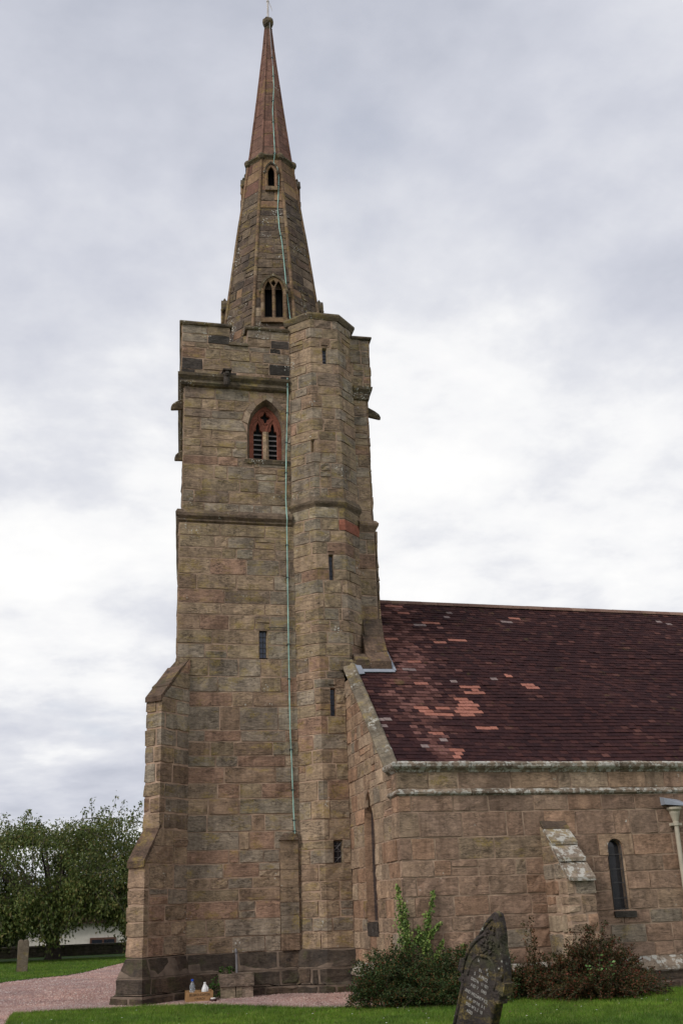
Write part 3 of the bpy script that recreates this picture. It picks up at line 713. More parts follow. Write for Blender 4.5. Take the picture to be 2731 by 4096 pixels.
# --- belfry window
bw = bpy.data.objects.new('belfry_window', None); COL.objects.link(bw); bw.location = (BX, 24.01, 12.2); put(bw, church)
bw.matrix_parent_inverse = Matrix.Translation(-church.location)
FB = planar((BX, 24.01, 0), (1, 0, 0), (0, -1, 0))
mb = MB()                                     # splayed reveal
inn = [(.375, 12.22)]+[(x, BS+y) for x, y in arch_pts(.375, .66)]+[(-.375, 12.22)]
out = [(.475, 12.2)]+[(x, BS+y) for x, y in arch_pts(.475, .80)]+[(-.475, 12.2)]
n = len(out)
mb.add([FB(x, y, .01) for x, y in out]+[FB(x, y, -.30) for x, y in inn], [(i, i+1, n+i+1, n+i) for i in range(n-1)])
mb.build('reveal', UP, bw)
for sgn in (-1, 1):                           # arch stones
    N_ = 4 if sgn < 0 else 3
    o_ = [(sgn*arch_hw(.97*math.sin(math.pi/2*t), .63, .97) if t < 1 else 0, BS+.97*math.sin(math.pi/2*t)) for t in [.10+.9*i/N_ for i in range(N_+1)]]
    i_ = [(sgn*arch_hw(.80*math.sin(math.pi/2*t), .475, .80) if t < 1 else 0, BS+.80*math.sin(math.pi/2*t)) for t in [.06+.94*i/N_ for i in range(N_+1)]]
    for k in range(N_):
        q = [i_[k], o_[k], o_[k+1], i_[k+1]]; c_ = (sum(p[0] for p in q)/4, sum(p[1] for p in q)/4)
        q = [(c_[0]+(p[0]-c_[0])*.97, c_[1]+(p[1]-c_[1])*.97) for p in q]
        if sgn < 0: q = q[::-1]
        if sgn > 0: q = [(min(x, .575), y) for x, y in q]
        mb = MB(); prism(mb, FB, q, -.06, .022); mb.build('arch_stone', [M['pilaster'], UP, MID][k % 3] if sgn < 0 and k < 2 else UP, bw)
def trefoil(cx, w, y0, ys, rise):
    """lancet light with a cusped head"""
    h_ = [(1, 0), (.98, .16), (.80, .30), (.46, .33), (.50, .44), (.46, .60), (.30, .78), (.08, .95)]
    return [(cx-w, y0), (cx+w, y0)]+[(cx+w*x, ys+rise*y) for x, y in h_]+[(cx, ys+rise)]+[(cx-w*x, ys+rise*y) for x, y in h_[::-1]]
quat = []
for k in range(24):
    t = 2*math.pi*k/24; rr = .125*(1+.27*math.cos(4*t)); quat.append((rr*math.sin(t)*.88, 13.43+rr*math.cos(t)*1.12))
outl = [(.40, 12.2)]+[(x, BS+y) for x, y in arch_pts(.40, .69)]+[(-.40, 12.2)]
l1 = trefoil(-.19, .125, 12.24, 12.95, .36); l2 = trefoil(.19, .125, 12.24, 12.95, .36)
def cusp(h): return lambda x, y, z: FB(x, y, h+z)
head_o = [(x, y) for x, y in outl]
plate_obj('tracery', [head_o, l1, l2, quat], .05, cusp(-.24), M['red'], bw, bevel=.012)
for sx in (-.19, .19):                        # raised tracery bars
    mb = MB(); mb.tube([FB(sx+x, y, -.18) for x, y in arch_pts(.165, .44, 6, 0, 12.95)], .022, 6); mb.build('tracery_bar', M['red'], bw)
mb = MB(); ql = [FB(.185*math.sin(2*math.pi*k/16)*.95, 13.43+.185*math.cos(2*math.pi*k/16)*1.1, -.18) for k in range(17)]; mb.tube(ql, .02, 6); mb.build('tracery_bar', M['red'], bw)
plate_obj('mortar_bed', [[(-.72, 12.2), (.62, 12.2), (.62, 14.09), (-.72, 14.09)], [(x*1.01, y) for x, y in out]], .008, lambda x, y, h: FB(x, y, h-.012), M['mortar'], bw)
mb = MB(); mb.box((BX-.072, 24.14, 12.2), (BX+.072, 24.22, 13.0)); mb.add([(BX-.072, 24.14, 12.2), (BX+.0, 24.10, 12.2), (BX+.072, 24.14, 12.2), (BX-.072, 24.14, 13.0), (BX+0, 24.10, 13.0), (BX+.072, 24.14, 13.0)], [(0,1,4,3), (1,2,5,4), (3,4,5), (0,2,1)]); mb.build('mullion', MID, bw)
for sx in (-.19, .19):
    for k in range(6):
        z = 12.26+k*.135; mb = MB()
        mb.add([(BX+sx-.13, 24.26, z), (BX+sx+.13, 24.26, z), (BX+sx+.13, 24.36, z+.07), (BX+sx-.13, 24.36, z+.07), (BX+sx-.13, 24.26, z+.03), (BX+sx+.13, 24.26, z+.03), (BX+sx+.13, 24.36, z+.10), (BX+sx-.13, 24.36, z+.10)], [(3,2,1,0), (4,5,6,7), (0,1,5,4), (1,2,6,5), (2,3,7,6), (3,0,4,7)])
        mb.build('louvre', M['louvre'], bw)
mb = MB(); mb.box((BX-.42, 24.44, 12.2), (BX+.42, 24.46, 13.8)); mb.build('dark_backing', M['void'], bw)
mb = MB(); mb.add([FB(-.56, 12.05, .03), FB(.57, 12.05, .03), FB(.57, 12.16, .05), FB(-.56, 12.16, .05), FB(-.5, 12.23, -.3), FB(.5, 12.23, -.3)], [(0,1,2,3), (3,2,5,4)]); mb.build('window_sill', M['moss'], bw)
mb = MB(); mb.box((BX-.56, 24.0, 12.05), (BX+.57, 24.3, 12.06)); mb.build('sill_bed', M['mortar'], bw)

# --- diagonal buttress at the tower corner
butt = bpy.data.objects.new('diagonal_buttress', bpy.data.meshes.new('diagonal_buttress')); COL.objects.link(butt); put(butt, church)
core = MB()
J = (2.235, 23.95); dg = Vector((-1, -1, 0)).normalized(); lf = Vector((-1, 1, 0)).normalized()
def bpt(out, w): p = Vector((J[0], J[1], 0))+dg*out+lf*w; return (p.x, p.y)
TH = .415
def stage(out, z0, z1, seed, mats, ch=(.28, .42)):
    f, L = polyline([bpt(.35, TH), bpt(out, TH), bpt(out, 0), bpt(-.02, 0)])
    masonry(butt, f, lambda v: [(out-.35-.25, L[3])], z0, z1, mats, seed, ch, (.45, .8), folds=L[1:3], core=core, bev=.02)
stage(.93, 3.32, 6.08, 41, [(MID, 5), (LOW, 4), (UP, 2)])
stage(1.33, .85, 2.62, 42, [(LOW, 8), (M['red'], .5)])
# raked side faces above each stage
f, L = polyline([bpt(.93, 0), bpt(-.02, 0)])
masonry(butt, f, lambda v: [(.93*max(0, (v-6.08))/1.02, L[1])], 6.08, 7.08, [(MID, 5), (UP, 3)], 43, (.28, .4), (.4, .7), core=core)
f, L = polyline([bpt(1.33, 0), bpt(-.02, 0)])
masonry(butt, f, lambda v: [(.42*max(0, (v-2.62))/.72, L[1])], 2.62, 3.32, [(LOW, 5), (MID, 3)], 44, (.3, .42), (.5, .8), core=core)
me = bpy.data.meshes.new('diagonal_buttress'); me.from_pydata(core.v, [], core.f); me.materials.append(M['mortar']); me.update(); butt.data = me
def wslab(o0, z0, o1, z1, th=.07, ov=.03):
    """weathering slab on the raked top, from (out, z) low to high"""
    mb = MB(); a = [bpt(o0, -ov), bpt(o0, TH+ov), bpt(o1, TH+ov), bpt(o1, -ov)]
    zz = [z0, z0, z1, z1]
    mb.add([(x, y, z) for (x, y), z in zip(a, zz)]+[(x, y, z+th) for (x, y), z in zip(a, zz)], [(3,2,1,0), (4,5,6,7), (0,1,5,4), (1,2,6,5), (2,3,7,6), (3,0,4,7)])
    mb.build('weathering_slab', M['weather'], butt)
wslab(.985, 6.0, .64, 6.37, .11, .02); wslab(.76, 6.33, .55, 6.50, .05, .035); wslab(.64, 6.40, .27, 6.80, .09, .015); wslab(.30, 6.76, -.1, 7.14, .06, 0)
wslab(1.385, 2.55, 1.08, 3.0, .12, .02); wslab(1.12, 2.95, .86, 3.36, .09, .01)
mb = MB()
for o_, z0, z1 in ((1.15, 0, 2.7), (.78, 2.6, 6.2)):
    hull4([bpt(o_, .06), bpt(o_, TH-.06), bpt(-.3, TH-.06), bpt(-.3, .06)], z0, z1)
mb.build('wall_core', M['void'], church)

# --- plinth round buttress, tower and turret
plinth = bpy.data.objects.new('plinth', bpy.data.meshes.new('plinth')); COL.objects.link(plinth); put(plinth, church)
core = MB()
prof = lambda v: 0.0 if v >= .83 else ((.83-v)/.35*.11 if v > .48 else (.125 if v > .16 else .20))
ppts = [bpt(.4, TH), bpt(1.33, TH), bpt(1.33, 0), bpt(-.02, 0), (TXT-.02, 23.95), (5.145, 23.465), (5.80, 23.465)]
f, L = polyline(ppts, prof)
pm = [(M['plinth'], 1)]
masonry(plinth, f, lambda v: [(.2, L[6])], .47, .84, pm, 51, sw=(.5, 1.1), folds=[L[1], L[2], L[5]], breaks=[L[3], L[4]], core=core, courses=[.48, .835], bev=.02)
masonry(plinth, f, lambda v: [(.1, L[6])], .16, .47, pm, 52, sw=(.5, 1.0), folds=[L[1], L[2], L[5]], breaks=[L[3], L[4]], core=core, courses=[.165, .475], bev=.025)
masonry(plinth, f, lambda v: [(0, L[6])], -.06, .155, pm, 53, sw=(.4, .9), folds=[L[1], L[2], L[5]], breaks=[L[3], L[4]], core=core, courses=[-.06, .155], bev=.03)
me = bpy.data.meshes.new('plinth'); me.from_pydata(core.v, [], core.f); me.materials.append(M['mortar_dark']); me.update(); plinth.data = me

# --- pilaster strip under the lightning conductor
pil = bpy.data.objects.new('pilaster_strip', None); COL.objects.link(pil); pil.location = (4.44, 23.9, .83); pil.parent = church; pil.matrix_parent_inverse = Matrix.Translation(-church.location)
rng = random.Random(4); z = .83
fP = planar((4.245, 23.86, 0), (1, 0, 0), (0, -1, 0))
for k, h in enumerate([.33, .37, .26, .30, .36, .62]):
    mb = MB(); mb.box((4.25, 23.885+rng.uniform(-.004, .004), z+.006), (4.64, 24.0, z+h-.006)); mb.build('stone', LOW, pil); z += h
mb = MB(); mb.box((4.27, 23.90, .83), (4.62, 24.0, z)); mb.build('mortar_bed', M['mortar'], pil)
mb = MB(); mb.add([(4.22, 23.83, z), (4.66, 23.83, z), (4.66, 24, z), (4.22, 24, z), (4.24, 23.85, z+.04), (4.64, 23.85, z+.04), (4.64, 24, z+.22), (4.40, 24, z+.22)], [(3,2,1,0), (0,1,5,4), (1,2,6,5), (3,0,4,7), (4,5,6,7), (2,3,7,6)]); mb.build('sloped_cap', M['weather'], pil)

# --- spire
SC = Vector((4.69, 26.45, 0)); SR = R(8); T8 = math.tan(math.pi/8)
def sa(z): return float(np.interp(z, [15.0, 16.8, 17.47, 18.2, 20.18, 21.67, 22.98, 23.27, 25.3, 27.4, 28.55], [1.60, 1.37, 1.295, 1.215, .99, .80, .648, .605, .395, .192, .10]))
spire = bpy.data.objects.new('spire', bpy.data.meshes.new('spire')); COL.objects.link(spire); put(spire, church)
core = MB()
def sface(k):
    ang = -math.pi/2-SR+k*math.pi/4; n_ = Vector((math.cos(ang), math.sin(ang), 0)); t_ = Vector((-math.sin(ang), math.cos(ang), 0))
    return lambda u, v, h: SC+n_*(sa(v)+h)+t_*(u*sa(v)*T8)+Vector((0, 0, v))
LUCZ = (16.85, 18.15)
backstones = MB()
for k in range(-3, 5):
    f = sface(k); vis = k in (-1, 0, 1)
    def ivs(v, k=k):
        iv = [(-.985, .985)]
        if k == 0:
            s_ = sa(v)*T8
            if 16.85 < v < 17.85: iv = cut(iv, -.33/s_, .33/s_)
            if 21.64 < v < 22.4: iv = cut(iv, -.12/s_, .12/s_)
        return iv
    ws = lambda v: sa(v)*T8
    jn = None if vis else backstones
    masonry(spire, f, ivs, 15.0, 21.6, [(M['spire_low'], 8), (M['spire_mid'], .4), (M['pilaster'], .12)] , 60+k, (.22, .34), (.28, .6), wscale=ws, core=core, join=jn, joint=.02, bev=.012)
    masonry(spire, f, ivs, 21.6, 22.9, [(M['spire_mid'], 3), (M['spire_high'], 2)], 70+k, (.38, .5), (.4, .8), wscale=ws, core=core, join=jn, joint=.012, bev=.006, rough=.002, h0=.008)
    masonry(spire, f, ivs, 22.9, 28.5, [(M['spire_high'], 1)], 80+k, (.42, .62), (.35, .9), wscale=ws, core=core, join=jn, joint=.010, bev=.005, rough=.002, h0=.008)
backstones.build('far_side_stones', M['spire_low'], spire, kind='stuff')
me = bpy.data.meshes.new('spire'); me.from_pydata(core.v, [], core.f); me.materials.append(M['mortar_dark']); me.update(); spire.data = me
rng = random.Random(9)
for k in range(-3, 5):                        # corner ribs in lengths of stone
    f = sface(k); z = 15.1
    while z < 28.4:
        h = rng.uniform(.26, .5) if z < 21.6 else rng.uniform(.5, .9)
        z1 = min(z+h, 28.5); rr = .054 if z < 22.9 else .046-.02*(z-22.9)/5.6
        mb = MB(); pts = [f(1, z+.003, .002), f(1, (z+z1)/2, .002), f(1, z1-.003, .002)]
        mb.tube(pts, [rr*q_ for q_ in (rng.uniform(.94, 1.0),)*3], 7)
        if k in (-1, 0, -2, 1): mb.build('rib_stone', M['rib'] if z < 21.6 else (M['spire_mid'] if z < 22.9 else M['spire_high']), spire)
        z = z1
mb = MB()
for k in (-3, 2, 3, 4):
    f = sface(k); mb.tube([f(1, z, .004) for z in np.linspace(15.1, 28.4, 8)], [.06, .06, .06, .06, .055, .05, .04, .03], 6)
mb.build('far_rib', M['rib'], spire)
def ring(name, z, prof, mat, knob=0.0):
    mb = MB(); pts = []
    for k in range(8):
        ang = -math.pi/2-SR-math.pi/8+k*math.pi/4
        pts.append(ang)
    n_ = len(prof); vs = []
    for ang in pts:
        for (h, dz) in prof:
            r_ = (sa(z)+h)/math.cos(math.pi/8); vs.append(SC+Vector((r_*math.cos(ang), r_*math.sin(ang), z+dz)))
    mb.add(vs, [(k*n_+i, ((k+1) % 8)*n_+i, ((k+1) % 8)*n_+i+1, k*n_+i+1) for k in range(8) for i in range(n_-1)])
    if knob:
        for ang in pts:
            r_ = (sa(z)+.03)/math.cos(math.pi/8); c = SC+Vector((r_*math.cos(ang), r_*math.sin(ang), z))
            mb.lathe([(.03, -.14), (knob*.8, -.08), (knob, 0), (knob*.95, .05), (.05, .12)], c, 10)
    return mb.build(name, mat, spire)
ring('collar_moulding', 22.93, [(-.05, -.13), (.02, -.10), (.05, -.05), (.10, .0), (.10, .05), (.04, .10), (-.06, .12)], M['moss'], .115)
# finial
fin = MB()
fin.lathe([(.10, -.02), (.135, .0), (.14, .04), (.10, .07), (.10, .12), (.14, .18), (.185, .30), (.175, .42), (.12, .47), (.05, .5)], (SC.x, SC.y, 28.5), 9)
rng = random.Random(2); fin.v = [(x+rng.uniform(-.02, .02), y+rng.uniform(-.02, .02), z+rng.uniform(-.02, .02)) for x, y, z in fin.v]
for k in range(5):
    a = k*1.25+.3; c = (SC.x+.12*math.cos(a), SC.y+.12*math.sin(a), 28.86)
    fin.lathe([(.02, -.07), (.06, -.03), (.065, .04), (.02, .12)], c, 6)
fin.build('finial', M['moss'], spire)
mb = MB(); mb.tube([(SC.x, SC.y, 28.9), (SC.x, SC.y, 29.75)], [.035, .03], 8); mb.lathe([(.03, 0), (.05, .05), (.03, .1)], (SC.x, SC.y, 29.7), 8); mb.tube([(SC.x+.02, SC.y, 29.78), (SC.x+.10, SC.y, 29.55), (SC.x+.15, SC.y, 29.35)], [.006, .012, .004], 5); mb.build('vane_rod', M['rod'], spire)

# lucarnes
def lucarne(k, z0, H, hw, lights, name, depthz):
    ang = -math.pi/2-SR+k*math.pi/4; n_ = Vector((math.cos(ang), math.sin(ang), 0)); t_ = Vector((-math.sin(ang), math.cos(ang), 0))
    o = SC+n_*(sa(z0)+.03)
    f = lambda u, v, h: o+t_*u+n_*h+Vector((0, 0, z0+v))
    root = bpy.data.objects.new(name, None); COL.objects.link(root); root.location = o+Vector((0, 0, z0)); root.parent = church; root.matrix_parent_inverse = Matrix.Translation(-church.location)
    ys = H*.70; rise = H-ys
    outer = [(-hw, 0), (hw, 0)]+arch_pts(hw, rise, 6, 0, ys)
    holes = []
    if lights == 2:
        for sx in (-.5, .5):
            w = hw*.34; cx = sx*hw*.86; holes.append([(cx-w, .06), (cx+w, .06)]+arch_pts(w, rise*.75, 5, cx, ys*.98))
        holes.append([(0, ys+.08), (.09, ys+.22), (0, ys+.33), (-.09, ys+.22)])
    else:
        w = hw*.62; holes.append([(-w, .06), (w, .06)]+arch_pts(w, rise*.7, 5, 0, ys*.95))
    plate_obj('frame', [outer]+holes, .045, lambda x, y, h: f(x, y, h-.03), M['spire_mid'] if lights == 1 else M['rib'], root, bevel=.008)
    mb = MB()                                 # cheeks and dark interior
    dep = sa(z0)-sa(z0+H)+.15
    for s_ in (-1, 1):
        mb.add([f(s_*hw, 0, -.05), f(s_*hw, ys, -.05), f(s_*hw, ys, -dep), f(s_*hw, 0, -dep)], [(0, 1, 2, 3)])
    mb.build('cheek', M['spire_low'], root)
    mb = MB(); prism(mb, f, [(-hw*.97, .02), (hw*.97, .02), (hw*.97, ys), (0, H*.97), (-hw*.97, ys)], -.32, -.30); mb.build('dark_backing', M['void'], root)
    a = [(hw*1.12, ys-.04)]+arch_pts(hw*1.12, rise*1.12, 7, 0, ys)+[(-hw*1.12, ys-.04)]
    mb = MB(); n_a = len(a)                   # hood carried back to the spire
    inn_ = [(x*.87, y-.05) for x, y in a]
    vs = [f(x, y, .075) for x, y in a]+[f(x, y, -dep) for x, y in a]+[f(x, y, .06) for x, y in inn_]+[f(x, y, -.05) for x, y in inn_]
    fs = [(i, i+1, n_a+i+1, n_a+i) for i in range(n_a-1)]+[(i+1, i, 2*n_a+i, 2*n_a+i+1) for i in range(n_a-1)]+[(2*n_a+i+1, 2*n_a+i, 3*n_a+i, 3*n_a+i+1) for i in range(n_a-1)]
    mb.add(vs, fs); 
    for s_ in (-1, 1): mb.lathe([(.02, -.09), (.05, -.05), (.06, .0), (.03, .05)], f(s_*hw*1.1, ys-.04, .03), 8)
    mb.lathe([(.03, -.08), (.045, .0), (.05, .04), (.035, .07), (.01, .11)], f(0, H+rise*.10, -.02), 7)
    mb.build('hood', M['moss'], root)
    for ux in ((-hw*.93, 0, hw*.93) if lights == 2 else (-hw*.9, hw*.9)):
        z = .0
        while z < ys-.02:
            z1 = min(z+.26, ys); mb = MB(); mb.tube([f(ux, z+.004, .035), f(ux, z1-.004, .035)], .048 if lights == 2 else .03, 9)
            mb.build('shaft', M['rib'] if lights == 2 else M['spire_mid'], root); z = z1
    mb = MB(); prism(mb, f, [(-hw*1.1, -.10), (hw*1.1, -.10), (hw*1.1, .03), (-hw*1.1, .03)], -.3, .08); mb.build('lucarne_sill', M['rib'], root)
lucarne(0, 16.85, 1.38, .335, 2, 'double_lucarne', 0); lucarne(-2, 16.85, 1.38, .335, 2, 'double_lucarne', 0); lucarne(2, 16.85, 1.38, .335, 2, 'double_lucarne', 0)
lucarne(0, 21.66, .88, .165, 1, 'upper_lucarne', 0); lucarne(-2, 21.66, .88, .165, 1, 'upper_lucarne', 0); lucarne(2, 21.66, .88, .165, 1, 'upper_lucarne', 0)

# --- water spouts
def spout(p0, p1, mat, name='gargoyle'):
    p0, p1 = Vector(p0), Vector(p1); mb = MB(); dr = (p1-p0); 
    dn = Vector((0, 0, -1)); sd_ = Vector((0, .1, 0)); sec = []
    for t, wd, tp, bt in ((0, 1.0, .10, .16), (.45, 1.0, .10, .12), (.75, .85, .075, .09), (.93, .7, .04, .075), (1.0, .5, -.02, .06)):
        c = p0+dr*t; sec += [c-sd_*wd-dn*tp, c-sd_*wd*.6-dn*(tp+.03), c+sd_*wd*.6-dn*(tp+.03), c+sd_*wd-dn*tp, c+sd_*wd*.55+dn*bt, c-sd_*wd*.55+dn*bt]
    mb.add(sec, [(i*6+k, i*6+(k+1) % 6, (i+1)*6+(k+1) % 6, (i+1)*6+k) for i in range(4) for k in range(6)]+[(5, 4, 3, 2, 1, 0), tuple(range(24, 30))])
    mb.build(name, mat, church)
spout((2.1, 24.7, 13.93), (1.72, 24.7, 13.78), M['moss']); spout((2.15, 24.7, 12.5), (1.84, 24.7, 12.38), M['moss'])
spout((6.75, 25.0, 14.28), (7.36, 25.0, 14.06), M['moss'])
mb = MB(); mb.lathe([(.03, -.24), (.07, -.2), (.09, -.1), (.075, .02), (.10, .08), (.09, .16), (.03, .19)], (3.04, 23.84, 14.30), 9); mb.lathe([(.03, -.05), (.06, 0), (.05, .06)], (3.04, 23.73, 14.36), 7); mb.box((2.93, 23.7, 14.46), (3.15, 23.9, 14.50)); mb.build('grotesque', M['dark'], church)

# --- lightning conductor
lc = [(4.72, 26.33, 28.9), (4.72, 26.31, 28.58), (4.75, 26.23, 27.54), (4.77, 26.15, 26.78), (4.78, 26.07, 25.9), (4.71, 25.97, 24.84), (4.72, 25.88, 23.91), (4.71, 25.72, 23.06), (4.69, 25.62, 22.93), (4.67, 25.72, 22.67), (4.76, 25.60, 22.4), (4.80, 25.62, 22.09), (4.77, 25.57, 21.43), (4.73, 25.50, 20.86), (4.75, 25.41, 20.13), (4.81, 25.34, 19.59), (4.84, 25.25, 18.89), (4.86, 25.19, 18.38), (4.89, 25.11, 17.63), (4.94, 25.0, 16.84), (4.97, 24.93, 16.3)]
lcd = bpy.data.objects.new('lightning_conductor', None); COL.objects.link(lcd); lcd.location = (4.57, 23.9, 3.2); lcd.parent = church; lcd.matrix_parent_inverse = Matrix.Translation(-church.location)
lw = [(4.61, 23.89, 14.46), (4.61, 23.89, 13.96), (4.55, 23.93, 12.32), (4.52, 23.93, 11.12), (4.515, 23.84, 10.72), (4.525, 23.83, 10.55), (4.525, 23.89, 10.4), (4.515, 23.89, 7.95), (4.515, 23.89, 5.52), (4.54, 23.89, 4.63), (4.56, 23.89, 3.66), (4.57, 23.86, 3.30), (4.57, 23.84, 3.2)]
for pts, w, nm in ((lc[3:], .0145, 'upper_tape'), (lw, .0155, 'lower_tape')):
    mb = MB(); mb.tube(pts, w, 6); mb.build(nm, M['copper'], lcd)
mb = MB(); mb.tube(lc[:4], .014, 6); mb.build('dark_tape', M['steel'], lcd)
rng = random.Random(6)
for pts, st in ((lc, 1.05), (lw, .82)):
    for a, b in zip(pts, pts[1:]):
        a, b = Vector(a), Vector(b); L_ = (b-a).length
        for i in range(int(L_/st) if L_ > st else (1 if rng.random() < .5 else 0)):
            p = a.lerp(b, (i+.6)/max(1, L_/st) if L_ > st else .5); mb = MB(); mb.box(p-Vector((.042, .014, .016)), p+Vector((.042, .03, .016))); mb.build('clip', M['copper_dark'], lcd)
mb = MB(); mb.tube([(4.03, 23.915, 7.86), (4.3, 23.91, 7.865), (4.64, 23.91, 7.84)], .008, 5); mb.build('cable', M['cable'], church)

# --- nave frame
C0 = Vector((5.75, 19.65, 0)); YN = R(2.2); e1 = Vector((math.cos(YN), math.sin(YN), 0)); e2 = Vector((-math.sin(YN), math.cos(YN), 0))
def NV(a, n, z): return C0+e1*a+e2*n+Vector((0, 0, z))
EAVE_Z, SL = 3.615, .859
RIDGE_N = 6.5
# aisle wall, gable end and its corner
aisle = bpy.data.objects.new('aisle_wall', bpy.data.meshes.new('aisle_wall')); COL.objects.link(aisle); put(aisle, church)
core = MB(); AX = 14.0
GL = 3.85
far = NV(AX, 0, 0)
fA, LA = polyline([(5.75, 23.5), (5.75, 19.65), (far.x, far.y)])
U0 = LA[1]

GW = 2.22; GWS = 3.05; GWR = .85; GWH = .40    # gable window: n of axis, springing, rise, half width
AW = 4.375; AWH = .175; AWS = 2.55           # aisle lancet
def iv_aisle(v):
    u0 = 0.0
    if v > 4.12: u0_ = None
    iv = [(0.0, LA[2])]
    if v > 3.56:
        iv = [(0.0, U0-.02)]
        if v > 3.98: iv = [(0.0, U0-(v-3.59)/.859)]
    gu = U0-GW
    if 1.10 < v <= GWS: iv = cut(iv, gu-GWH, gu+GWH)
    elif GWS < v < GWS+GWR:
        w = arch_hw(v-GWS, GWH, GWR); iv = cut(iv, gu-w, gu+w)
    au = U0+AW
    if 1.41 < v <= 2.40: iv = cut(iv, au-AWH, au+AWH)
    elif 2.40 < v < 2.80: iv = cut(iv, au-.36, au+.40)
    if v < 3.0: iv = cut(iv, U0+2.85, U0+3.35)
    return iv
rq = random.Random(91)
ac = courses_with(.57, 3.56, [1.41, 2.40, 2.80, 3.26], rq, (.24, .36))
def amat(u, v, rng):
    if u < U0-.05: return M['gable'] if rng.random() < .8 else LOW
    return None
masonry(aisle, fA, iv_aisle, .57, 3.56, [(M['aisle'], 9), (LOW, 1.0)], 92, sw=(.4, .95), folds=[U0], core=core, courses=ac, special=amat, rough=None)
masonry(aisle, fA, iv_aisle, 3.56, 6.5, [(M['gable'], 5), (LOW, 1)], 93, (.24, .36), (.3, .6), core=core)
fz = NV(-.0, -.03, 0)
fF, LF = polyline([(5.75, 20.1), (5.75, 19.65), (far.x, far.y)])
masonry(aisle, fF, lambda v: [(.05, LF[2])], 3.68, 4.0, [(M['gable'], 3), (LOW, 2), (M['aisle'], 2)], 94, sw=(.6, 1.1), folds=[LF[1]], core=core, courses=[3.68, 4.0])
me = bpy.data.meshes.new('aisle_wall'); me.from_pydata(core.v, [], core.f); me.materials.append(M['mortar']); me.update(); aisle.data = me
mb = MB()
q = [NV(.45, .45, 0), NV(AX, .45, 0), NV(AX, 6.5, 0), NV(.45, 3.6, 0)]
mb.add([p for p in q]+[p+Vector((0, 0, 4.0)) for p in q], [(3,2,1,0), (4,5,6,7), (0,1,5,4), (1,2,6,5), (2,3,7,6), (3,0,4,7)])
mb.build('wall_core', M['void'], church)
# string, cornice: lengths of stone
def moulding_run(name, path, prof, mat, lens, seed, parent=church):
    root = bpy.data.objects.new(name, None); COL.objects.link(root); root.location = path[0]; root.parent = parent; root.matrix_parent_inverse = Matrix.Translation(-church.location)
    rng = random.Random(seed); f, L = polyline([(p[0], p[1]) for p in path]); u = 0.0; n = len(prof)
    while u < L[-1]-.02:
        w = rng.uniform(*lens); e = min(u+w, L[-1])
        for x in L[1:-1]:
            if abs(e-x) < .25: e = x+.3
        if L[-1]-e < .3: e = L[-1]
        us = [u+.006]+[u+(e-u)*k/4 for k in (1, 2, 3)]+[e-.006]+[x for x in L[1:-1] if u < x < e]; us = sorted(set(us))
        us = [x for i, x in enumerate(us) if i == 0 or x-us[i-1] > 1e-3]
        mb = MB(); vs = []; dj = rng.uniform(-.008, .008)
        for x in us:
            for k, (h, z) in enumerate(prof):
                j = rng.uniform(-.008, .008) if 0 < k < n-1 else 0
                vs.append(f(x, z+j*.8, h+(dj+j if 0 < k < n-1 else 0)))
        mb.add(vs, [(i*n+k, (i+1)*n+k, (i+1)*n+k+1, i*n+k+1) for i in range(len(us)-1) for k in range(n-1)]+[tuple(range(n)), tuple((len(us)-1)*n+k for k in range(n-1, -1, -1))])
        mb.build('moulding_stone', mat, root); u = e
    return root
cp_ = [(5.75, 20.25, 0), (5.75, 19.65, 0), (far.x, far.y, 0)]
moulding_run('eaves_cornice', cp_, [(-.05, 3.98), (.02, 3.99), (.05, 4.03), (.10, 4.06), (.125, 4.09), (.13, 4.15), (.07, 4.19), (-.38, 4.22), (-.4, 4.0)], M['lichen'], (.8, 1.4), 101)
moulding_run('frieze_string', cp_, [(-.05, 3.54), (.01, 3.56), (.05, 3.59), (.055, 3.62), (.03, 3.66), (-.03, 3.70), (-.05, 3.6)], M['lichen'], (.8, 1.5), 102)
# aisle plinth
moulding_run('aisle_plinth', [(5.75, 23.35, 0), (5.75, 19.65, 0), (far.x, far.y, 0)], [(-.05, .30), (.12, .31), (.15, .335), (.145, .40), (.0, .585), (-.05, .60)], M['lichen'], (.9, 1.4), 103)
core = MB(); pl2 = bpy.data.objects.new('aisle_footing', bpy.data.meshes.new('aisle_footing')); COL.objects.link(pl2); put(pl2, church)
fq, Lq = polyline([(5.65, 23.3), (5.65, 19.55), (far.x+.02, far.y-.1)])
masonry(pl2, fq, lambda v: [(0, Lq[2])], -.05, .315, [(M['plinth'], 1)], 104, sw=(.5, 1.0), folds=[Lq[1]], core=core, courses=[-.05, .14, .315], bev=.02)
me = bpy.data.meshes.new('aisle_footing'); me.from_pydata(core.v, [], core.f); me.materials.append(M['mortar_dark']); me.update(); pl2.data = me
